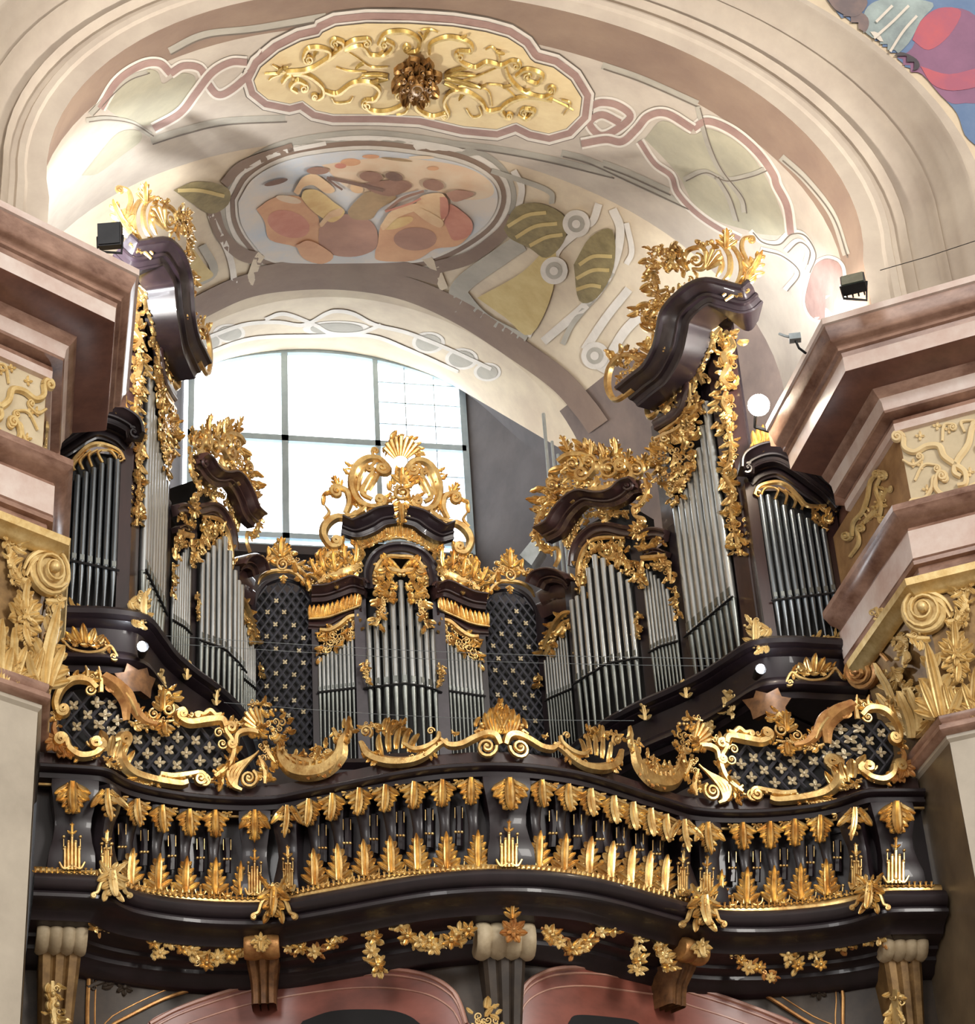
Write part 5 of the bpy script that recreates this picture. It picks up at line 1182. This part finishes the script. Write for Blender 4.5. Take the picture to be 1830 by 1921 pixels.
    acanthus(g, ce, *z3((385,820))[0], 90, 34, 32, .3, h0=5); scroll(g, ce, z3((300,840),(330,780),(380,720),(430,770),(450,830)), 5, (-1,5), (1,5), h0=4)
    Y_(g).build('curled_top', 'gold', t)
side(-1); side(1)

# ------------------------------------------------------------------ middle case
t = thing('organ_case', 'low middle organ case with arched centre and tall open gilded crest against the window', 'organ case', (0,18.9,10.4))
B = lambda mb: MB().join(mb).join(mb.mirror())
ccp = [(-1.45,18.97),(-.85,18.95),(-.42,18.92),(-.2,18.8),(0,18.76),(.2,18.8),(.42,18.92),(.85,18.95),(1.45,18.97)]
cc = Plan(ccp, .0, .3); cc1 = Plan(ccp, .06, .3); cc2 = Plan(ccp, .12, .3)
a = MB(); prism(a, [(-.86,19.0),(-.44,18.98),(-.2,18.9),(.2,18.9),(.44,18.98),(.86,19.0),(.86,19.5),(-.86,19.5)], 10.2, 12.15); prism(a, [(-.42,18.98),(-.2,18.9),(.2,18.9),(.42,18.98),(.42,19.4),(-.42,19.4)], 12.1, 13.1); a.build('case', 'black', t)
a = MB(); sweep(a, [V((x, y-.12, 0)) for x, y in ccp[1:-1]], [(-.3,10.6),(.04,10.6),(.06,10.55),(0,10.5),(0,10.2)]); a.build('base_moulding', 'wood', t)
for x in (-.4, .4):
    a = MB(); a.box((x, 18.92, 11.55), .12, .12, 2.4); a.build('pier', 'woodg', t)
for x in (-.85, .85):
    a = MB(); a.box((x, 18.98, 11.4), .07, .1, 2.0); a.build('pier', 'wood', t)
field(t, Plan([(-.34,18.9),(-.18,18.8),(0,18.765),(.18,18.8),(.34,18.9)]), 9, .033, 10.6, z3((915,1560),(1000,1550),(1080,1540),(1150,1548),(1240,1570)), z3((915,1190),(945,1150),(985,1120),(1030,1020),(1075,965),(1120,1075),(1160,1150),(1200,1200),(1240,1250)), m='pipe', fwd=.03)
field(t, Plan([(-.83,18.96),(-.46,18.93)]), 9, .019, 10.6, z3((610,1585),(835,1560)), z3((615,1405),(700,1365),(760,1330),(835,1275)), m='pipe', fwd=.03)
field(t, Plan([(.46,18.93),(.83,18.96)]), 9, .019, 10.6, z3((1310,1575),(1525,1605)), z3((1305,1290),(1370,1345),(1450,1395),(1525,1435)), m='pipe', fwd=.03)
a = MB()
mould(a, cc1, z3((905,1000),(900,900),(935,820),(1000,775),(1065,765),(1130,775),(1190,810),(1235,880),(1245,980)), 20, BEAD); a.build('centre_arch', 'wood', t)
r_ = MB()   # drawn on the right, doubled
mould(r_, cc2, z3((1095,590),(1160,610),(1220,655),(1290,690),(1365,675)), 26, CORN)
r_.build('broken_pediment', 'wood', t); r_.mirror().build('broken_pediment', 'wood', t)
l_ = MB()
mould(l_, cc1, z3((560,1040),(640,1035),(720,1010),(800,985),(880,1000)), 24, CORN); volute(l_, cc1, *z3((868,975))[0], 12, 0, 1, 1.6, 6, 12)
mould(l_, cc, z3((545,1195),(640,1195),(720,1155),(780,1120),(855,1112)), 20, BEAD)
l_.build('shoulder_moulding', 'woodb', t); l_.mirror().build('shoulder_moulding', 'woodb', t)
g = MB()
stroke(g, cc, z3((608,1235),(660,1240),(720,1210),(780,1165),(840,1155)), [8,11,12,11,9], h0=7); massf(g, cc, z3((605,1240),(700,1230),(780,1180),(840,1165),(838,1255),(740,1300),(660,1350),(612,1405)), 7.5, 17, 161, h0=4)
G2 = MB(); 
for x0, y0, x1, y1, n in ((545,1165,650,1155,6),(650,1155,740,1125,5),(740,1120,850,1085,7)):
    for k in range(n): f = (k+.5)/n; leaf(g, cc1, *z3((x0+(x1-x0)*f, y0+(y1-y0)*f))[0], 92-k%3*6, 24, 9, .1, 0, 3)
stroke(g, cc1, z3((545,1168),(650,1158),(740,1128),(850,1090)), 4, h0=4)
g.build('pipe_shade', 'gold', t); g.mirror().build('pipe_shade', 'gold', t)
g = MB()
foliage(g, cc2, z3((860,850),(800,880),(730,900),(660,930),(600,960)), 34, 5.5, 21, 162, h0=4); foliage(g, cc2, z3((600,860),(660,800),(740,790)), 30, 6.5, 22, 163, h0=4)
for x, y, a_ in ((700,900,100),(640,900,110),(760,860,95),(820,850,80),(600,930,120)): acanthus(g, cc2, *z3((x,y))[0], a_, 34, 26, .3, h0=6)
foliage(g, cc1, z3((545,1010),(570,960),(600,920)), 16, 7, 18, 164, h0=4)
g.build('shoulder_carving', 'gold', t); g.mirror().build('shoulder_carving', 'gold', t)
g = MB()
stroke(g, cc1, z3((1065,815),(1130,820),(1180,860),(1208,930),(1215,990)), [8,8,8,7,6], h0=6)
foliage(g, cc1, z3((1210,960),(1180,1060),(1200,1140),(1228,1220)), 18, 6, 17, 165, h0=4); foliage(g, cc1, z3((1065,900),(1110,890),(1160,900),(1190,960)), 28, 6, 18, 166, h0=4); foliage(g, cc1, z3((1100,960),(1130,1010),(1160,1080)), 12, 6.5, 15, 167, h0=4)
for p in z3((1275,1430),(1285,1540)): pass
foliage(g, cc1, z3((1280,1420),(1290,1490),(1280,1560)), 12, 7, 14, 168, h0=8)
g.build('centre_carving', 'gold', t); g.mirror().build('centre_carving', 'gold', t)
g = MB()
for k in range(10):
    f = k/9; leaf(g, cc1, *z3((1075+f*200, 700+f*95))[0], 92-f*30, 30-6*f, 10, .15, 0, 5)
stroke(g, cc1, z3((1065,705),(1150,725),(1230,770),(1285,800)), 5, h0=5); foliage(g, cc1, z3((1070,690),(1160,710),(1280,790)), 12, 7, 14, 169, h0=5)
g.build('flame_row', 'gold', t); g.mirror().build('flame_row', 'gold', t)
g = MB()                              # open crest, right half drawn, doubled
scroll(g, cc2, z3((1110,300),(1150,265),(1210,275),(1265,340),(1290,430),(1265,510),(1210,545),(1150,530)), 17, (1,11), (1,9), h0=4)
scroll(g, cc2, z3((1180,340),(1215,400),(1240,470),(1200,500)), 12, (-1,6), None, h0=3); stroke(g, cc2, z3((1150,330),(1180,390),(1215,450)), 8, h0=3); stroke(g, cc2, z3((1205,300),(1245,380),(1262,460)), 7, h0=3)
scroll(g, cc2, z3((1240,570),(1310,620),(1390,625),(1450,670),(1470,730),(1440,790),(1400,790)), 18, None, (1,9), h0=4)
for k in range(3): stroke(g, cc2, z3((1230+k*22,550+k*14),(1270+k*24,600+k*8),(1340+k*20,610+k*4)), [5,9,6], h0=9)
scroll(g, cc2, z3((1340,600),(1310,530),(1320,470),(1370,450)), 15, None, (1,11), h0=4); acanthus(g, cc2, *z3((1360,460))[0], 60, 22, 22, .3, h0=6)
foliage(g, cc2, z3((1120,560),(1180,580),(1230,560)), 14, 7, 16, 175, h0=5); foliage(g, cc2, z3((1290,440),(1280,520),(1240,570)), 10, 7, 14, 176, h0=5); foliage(g, cc2, z3((1400,470),(1420,500)), 10, 7, 14, 171, h0=4); foliage(g, cc2, z3((1270,300),(1300,400)), 8, 8, 13, 172, h0=4); leaf(g, cc2, *z3((1460,560))[0], 100, 22, 9, .3, 0, 3)
scroll(g, cc2, z3((1180,225),(1170,280),(1200,320)), 7, (1,6), None, h0=4); stroke(g, cc2, z3((1465,640),(1430,600),(1450,560)), [5,7,3], h0=4)
g.build('open_crest', 'gold', t); g.mirror().build('open_crest', 'gold', t)
g = MB()
shell(g, cc2, *z3((1070,280))[0], 40, 140, 9, 14, 46, 8, 4); massf(g, cc2, z3((1010,380),(1070,360),(1140,400),(1150,480),(1110,560),(1040,560),(1000,470)), 8, 19, 173, h0=6)
volute(g, cc2, *z3((1075,465))[0], 17, 90, 1, 1.8, 7, 12); acanthus(g, cc2, *z3((1072,520))[0], 270, 40, 34, .25, h0=8); acanthus(g, cc2, *z3((1072,400))[0], 90, 26, 30, .3, h0=8)
foliage(g, cc2, z3((985,240),(1010,170),(1070,150),(1130,165),(1165,235)), 10, 6.5, 15, 174, h0=5)
g.build('shell_finial', 'gold', t)
# ================================================================== STUCCO ON THE VAULT
class Surf:
    def __init__(s, bv, off=.03): s.bv = bv; s.off = off
    def map(s, x, y, h=0.):
        d = ray(x, y).normalized(); p, n, i, t = s.bv.ray_cast(CAM, d)
        if p is None: p = onY(x, y, 16); n = V((0,-1,0)); t = 16
        if n.dot(d) > 0: n = -n
        return p+n*(s.off+h*t/F)
sv = Surf(BV_C)
(rx, ry), = zE((932, 322))
t = thing('ceiling_rosette', 'dark gilt rosette of curled leaves at the middle of the cream vault panel', 'rosette', sv.map(rx, ry), None)
g = MB()
for n_, r_, h_, w_, a_ in ((8,50,6,.6,0),(8,38,14,.6,22),(6,24,22,.7,0)):
    for k in range(n_):
        a = radians(a_+360*k/n_); leaf(g, sv, rx+cos(a)*r_*.15, ry-sin(a)*r_*.12, a_+360*k/n_, r_*.86, r_*w_*1.1, .35, 0, h_, bend=35)
        volute(g, sv, rx+cos(a)*r_*.72, ry-sin(a)*r_*.62, r_*.22, a_+360*k/n_, 1, 1.4, h0=h_+10)
G['golddk'] = mat('bronzed_gilding', L(188,144,84), L(126,90,50), rough=.36, metal=.7, scale=14)
g.build('rosette_leaves', 'golddk', t)
g = MB(); button(g, sv, rx, ry, 15, 26); volute(g, sv, rx, ry, 14, 0, 1, 1.6, 5, 34); g.build('rosette_boss', 'golddk', t)
t = thing('stucco_scrollwork', 'gilt scrolling tendrils in relief across the cream vault panel', 'scrollwork', sv.map(rx, ry-20))
G['goldst'] = mat('bright_leaf_gilding', L(226,196,118), L(186,148,76), rough=.34, metal=.55, scale=16)
SW = [((330,310),(430,300),(520,252),(590,200),(640,168),(700,158),(1,8)),((590,205),(590,175),(560,160),(-1,8)),((525,250),(530,215),(480,200),(430,205),(410,240),(-1,10)),
 ((310,360),(345,322),(420,322),(490,370),(500,415),(470,435),(1,6)),((500,395),(565,410),(640,362),(720,362),(760,395),(740,435),(700,440),(-1,9)),((690,450),(720,488),(800,492),(870,460),(870,420),(-1,8)),
 ((600,212),(680,192),(720,235),(790,232),(825,190),(790,165),(-1,8)),((755,185),(790,135),(880,128),(940,165),(935,215),(890,220),(1,8)),((380,400),(350,380),(380,350),(420,365),(1,8)),((540,430),(560,455),(620,450),(640,425),(0,0)),
 ((990,225),(1000,180),(1080,152),(1170,175),(1185,215),(1130,215),(-1,9)),((1115,215),(1130,260),(1200,292),(1255,268),(1320,282),(1370,262),(1395,262),(1,8)),((1340,285),(1360,340),(1420,400),(1510,428),(1560,410),(-1,8)),
 ((1390,330),(1440,300),(1510,325),(1490,365),(1440,350),(1,8)),((1250,210),(1280,200),(1310,240),(1310,280),(0,0)),((1560,440),(1460,425),(1380,440),(1325,480),(1345,520),(-1,7)),((1400,505),(1440,525),(1475,490),(1430,480),(-1,7)),((1560,440),(1620,470),(1655,490),(0,0)),
 ((1330,480),(1260,490),(1230,445),(1160,402),(1095,402),(1060,450),(1080,500),(1,8)),((1070,500),(1000,515),(935,480),(930,440),(970,435),(1,8)),((840,510),(880,500),(900,460),(890,410),(0,0)),((940,130),(960,160),(950,180),(0,0)),((1030,130),(990,118),(950,120),(0,0)),
 ((1070,340),(1140,355),(1220,330),(1310,290),(0,0)),((1100,385),(1180,380),(1260,400),(1280,470),(0,0)),((1160,480),(1190,520),(1230,510),(1220,470),(0,0)),((800,290),(720,290),(660,250),(600,210),(0,0)),((790,340),(700,330),(660,350),(0,0)),((230,320),(290,320),(340,305),(0,0)),((250,350),(270,335),(330,315),(0,0)),((265,280),(300,300),(330,310),(0,0)),((560,290),(620,310),(700,310),(0,0)),((1260,370),(1330,380),(1400,440),(0,0)),((1600,440),(1640,460),(1610,510),(0,0))]
for i, q in enumerate(SW):
    pts = zE(*q[:-1]); c = q[-1]; g = MB(); w = 9 if c[0] else 5
    if c[0]: scroll(g, sv, pts, w, None, c, h0=1, hgt=7)
    else: stroke(g, sv, pts, [w*.6,w,w*.5], w*.6, h0=1)
    if i % 2 == 0:
        P = cat(pts, 6); p = P[len(P)//2]; d = P[len(P)//2+1]-p; an = math.degrees(math.atan2(-d.y, d.x)); leaf(g, sv, p.x, p.y, an+40, 18, 8, .3, 0, 3, bend=30)
    g.build('tendril', 'goldst', t)
g = MB()
for x, y, a, l in ((1060,330,5,60),(1060,345,-10,70),(1070,320,20,50),(800,330,175,50),(800,345,190,40),(1060,365,-22,46)): leaf(g, sv, *zE((x,y))[0], a, l, 10, .1, 0, 1)
g.build('ray_leaves', 'goldst', t)
# ================================================================== LAMPS AND LOOSE THINGS
def flood(px, py, Y, w, h, tilt, yaw, label, glow):
    c = onY(px, py, Y); t = thing('floodlight', label, 'floodlight', c)
    Rm = Matrix.Rotation(yaw, 3, 'Z') @ Matrix.Rotation(tilt, 3, 'X')
    def bx(cx, cy, cz, sx_, sy_, sz_, name, m):
        b = MB(); b.box((0,0,0), sx_, sy_, sz_); b.v = [c + Rm @ (p+V((cx,cy,cz))) for p in b.v]; b.build(name, m, t, smooth=False)
    bx(0,0,0, w, .09, h, 'housing', 'metal'); bx(0,-.05,0, w*.9, .012, h*.88, 'lens', glow)
    for k in range(4): bx(-w*.36+k*w*.24, .06, 0, .012, .05, h*.8, 'cooling_fin', 'metal')
    b = MB(); b.tube([c+Rm@V((-w*.54,0,0)), c+V((-w*.5,.02,-h*.75)), c+V((w*.5,.02,-h*.75)), c+Rm@V((w*.54,0,0))], .012, 6); b.build('bracket', 'metal', t)
G['lens'] = mat('greenish_lamp_glass', L(86,94,82), L(64,72,62), rough=.15, coat=.5)
flood(207, 443, 14.0, .19, .2, .25, -.25, 'black square floodlight on the left cornice, in front of the gilded tower top', 'metal')
flood(1602, 533, 13.35, .2, .19, -.5, -.5, 'square floodlight with greenish glass standing on the right cornice', 'lens')
def small_spot(px, py, txt):
    c = onY(px, py, 15.86); t = thing('spotlight', txt, 'spotlight', c)
    b = MB(); b.tube([c+V((0,.16,0)), c+V((0,.06,0)), c+V((0,.0,0))], [.03,.045,.05], 10); b.build('housing', 'metal', t)
    b = MB(); b.ball(c+V((-.01,-.025,-.005)), .036); b.build('lens', 'lampw', t)
    return c
SP1 = small_spot(268, 1213, 'small lit white spotlight on the dark plinth under the left tall tower'); SP2 = small_spot(1428, 1255, 'small lit white spotlight on the dark plinth under the right tall tower')
WL = onY(1424, 760, 15.4); t = thing('lamp', 'glaring warm round lamp beside the right cornice, above the outer tower hood', 'lamp', WL)
b = MB(); b.ball(WL, .1, n=16, k=10); b.build('globe', 'lampo', t)
b = MB(); b.tube([WL+V((0,.08,0)), WL+V((.05,.3,-.03)), WL+V((.5,.45,-.05))], .018, 6); b.build('arm', 'metal', t)
c = onY(1492, 634, 14.25); t = thing('camera', 'small pale camera on a short arm at the inner edge of the right cornice', 'camera', c)
b = MB(); b.box(c, .1, .07, .06, -.3); b.build('camera_body', 'steel', t); b = MB(); b.tube([c, c+V((-.09,.0,.015)), c+V((-.13,.02,.05))], .012, 6); b.build('camera_hood', 'steel', t); b = MB(); b.tube([c+V((0,0,-.02)), c+V((.03,.02,-.09)), c+V((.1,.05,-.12))], .012, 6); b.build('arm', 'metal', t)
for i, (a, b_, Y, txt) in enumerate((((300,1192),(1392,1236),16.6,'upper of two thin wires stretched across the organ pipes'),((330,1208),(1380,1250),16.7,'second thin wire stretched just below the upper one across the pipes'),((420,1318),(1190,1352),16.9,'lowest thin wire stretched across the feet of the pipes'))):
    p, q = onY(*a, Y), onY(*b_, Y); w = MB(); n = 24
    w.tube([p.lerp(q, k/n)+V((0,0,-.05*sin(pi*k/n))) for k in range(n+1)], .0028, 4); tag(w.build('wire', 'steel'), txt, 'wire')
p = onY(1652, 507, 13.3); q = onY(1830, 452, 12.6); w = MB(); w.tube([p, p.lerp(q,.5)+V((0,0,-.01)), q], .004, 4); tag(w.build('wire', 'metal'), 'thin wire running over the right cornice towards the arch', 'wire')
for x0, y0, x1, y1, r, txt in ((1020,776,1036,930,.02,'tallest pale thin pipe rising behind the right side case'),(1036,828,1044,900,.018,'middle pale thin pipe behind the right side case'),(1047,852,1052,900,.018,'shortest pale thin pipe behind the right side case')):
    a, b_ = onY(x0, y0, 19.5), onY(x1, y1, 19.5); w = MB(); w.lathe((a.x, a.y), [(r, 11.0),(r, a.z-.01),(r*.9, a.z)], 8); tag(w.build('pipe', 'steel'), txt, 'pipe', 'pale pipes behind the right side case')
w = MB(); P = [onY(x, y, 19.35) for x, y in z4((85,880),(195,745),(232,830),(160,945))]; Pb = [p+V((.1,.25,.04)) for p in P]
w.grid([P, Pb], 0, True); w.poly(P); w.poly(Pb); tag(w.build('board', 'steel', smooth=False), 'tilted pale board leaning behind the right lattice door', 'board')
NAVE = (.36,.33,.30); SKYC = (4.6,4.8,5.0); WORLD_S = 1.0; EXPO = 1.02
def LIGHTS():
    area('nave_fill_light', (9,-6,16), (0,16,10), 4, 7, 1400, (1,.96,.9))  # added key and fill areas, standing in for unseen nave windows
    area('nave_fill_light', (-10,-4,14), (0,16,11), 4, 6, 500, (1,.98,.96))
    for L_, tg, wd_ in ((V((-3.3,14.5,12.85)), cast(BV_C,230,365,0), V((-1,18,17))), (V((3.3,14.5,12.85)), cast(BV_C,1500,610,0), V((1.4,18,17)))):
        spot('floodlight_beam', L_, wd_, 300, 150, (1,.97,.92), 1.)
        spot('floodlight_beam', L_, tg, 1100, 48, (.86,.93,1), 1.)
    point('warm_lamp_light', WL, 40, (1,.7,.42), .1)
    point('spotlight_glow', SP1+V((0,-.12,0)), 3, (.9,.95,1), .03); point('spotlight_glow', SP2+V((0,-.12,0)), 3, (.9,.95,1), .03)
# ================================================================== LIGHT
wd = bpy.data.worlds.new('world'); SC.world = wd; wd.use_nodes = True
nt = wd.node_tree; bg = nt.nodes['Background']
tc = nt.nodes.new('ShaderNodeTexCoord'); sx = nt.nodes.new('ShaderNodeSeparateXYZ'); nt.links.new(tc.outputs['Generated'], sx.inputs[0])
r1 = nt.nodes.new('ShaderNodeValToRGB')       # along +Y: daylight behind the window; towards -Y: the nave
e = r1.color_ramp.elements; e[0].position = .44; e[0].color = (*NAVE, 1); e[1].position = .56; e[1].color = (*SKYC, 1)
mp = nt.nodes.new('ShaderNodeMapRange'); mp.inputs[1].default_value = -1; mp.inputs[2].default_value = 1
nt.links.new(sx.outputs['Y'], mp.inputs[0]); nt.links.new(mp.outputs[0], r1.inputs['Fac'])
vn = nt.nodes.new('ShaderNodeTexNoise'); vn.inputs['Scale'].default_value = 3.2; vn.inputs['Detail'].default_value = 3
nt.links.new(tc.outputs['Generated'], vn.inputs['Vector'])
vr_ = nt.nodes.new('ShaderNodeMapRange'); vr_.inputs[1].default_value = .35; vr_.inputs[2].default_value = .65; vr_.inputs[3].default_value = .35; vr_.inputs[4].default_value = 1.65
nt.links.new(vn.outputs['Fac'], vr_.inputs[0])
gt = nt.nodes.new('ShaderNodeMath'); gt.operation = 'GREATER_THAN'; gt.inputs[1].default_value = .02; nt.links.new(sx.outputs['Y'], gt.inputs[0])
mx = nt.nodes.new('ShaderNodeMix'); mx.data_type = 'FLOAT'; nt.links.new(gt.outputs[0], mx.inputs[0]); nt.links.new(vr_.outputs[0], mx.inputs[2]); mx.inputs[3].default_value = 1.
nt.links.new(r1.outputs['Color'], bg.inputs['Color']); 
zr = nt.nodes.new('ShaderNodeMapRange'); zr.inputs[1].default_value = -.25; zr.inputs[2].default_value = .25; zr.inputs[3].default_value = .3; nt.links.new(sx.outputs['Z'], zr.inputs[0])
m2 = nt.nodes.new('ShaderNodeMath'); m2.operation = 'MULTIPLY'; nt.links.new(mx.outputs[0], m2.inputs[0]); nt.links.new(zr.outputs[0], m2.inputs[1])
ml = nt.nodes.new('ShaderNodeMath'); ml.operation = 'MULTIPLY'; ml.inputs[1].default_value = WORLD_S; nt.links.new(m2.outputs[0], ml.inputs[0]); nt.links.new(ml.outputs[0], bg.inputs['Strength'])
def area(name, loc, tgt, sx_, sy_, power, col=(1,1,1)):
    l = bpy.data.lights.new(name, 'AREA'); l.shape = 'RECTANGLE'; l.size = sx_; l.size_y = sy_; l.energy = power; l.color = col
    o = bpy.data.objects.new(name, l); COL.objects.link(o); o.location = loc; o.rotation_euler = (V(tgt)-V(loc)).to_track_quat('-Z','Y').to_euler(); return o
def spot(name, loc, tgt, power, ang, col=(1,1,1), blend=.6, rad=.08):
    l = bpy.data.lights.new(name, 'SPOT'); l.energy = power; l.spot_size = radians(ang); l.spot_blend = blend; l.color = col; l.shadow_soft_size = rad
    o = bpy.data.objects.new(name, l); COL.objects.link(o); o.location = loc; o.rotation_euler = (V(tgt)-V(loc)).to_track_quat('-Z','Y').to_euler(); return o
def point(name, loc, power, col=(1,1,1), rad=.05):
    l = bpy.data.lights.new(name, 'POINT'); l.energy = power; l.color = col; l.shadow_soft_size = rad
    o = bpy.data.objects.new(name, l); COL.objects.link(o); o.location = loc; return o
LIGHTS()
vs = SC.view_settings; SC.display_settings.display_device = 'sRGB'
vs.view_transform = 'Standard'; vs.look = 'None'; vs.gamma = 1; vs.use_curve_mapping = False; vs.exposure = EXPO
cy = SC.cycles
cy.use_denoising = True; cy.max_bounces = 6; cy.diffuse_bounces = 3; cy.glossy_bounces = 3; cy.transmission_bounces = 4; cy.sample_clamp_indirect = 4
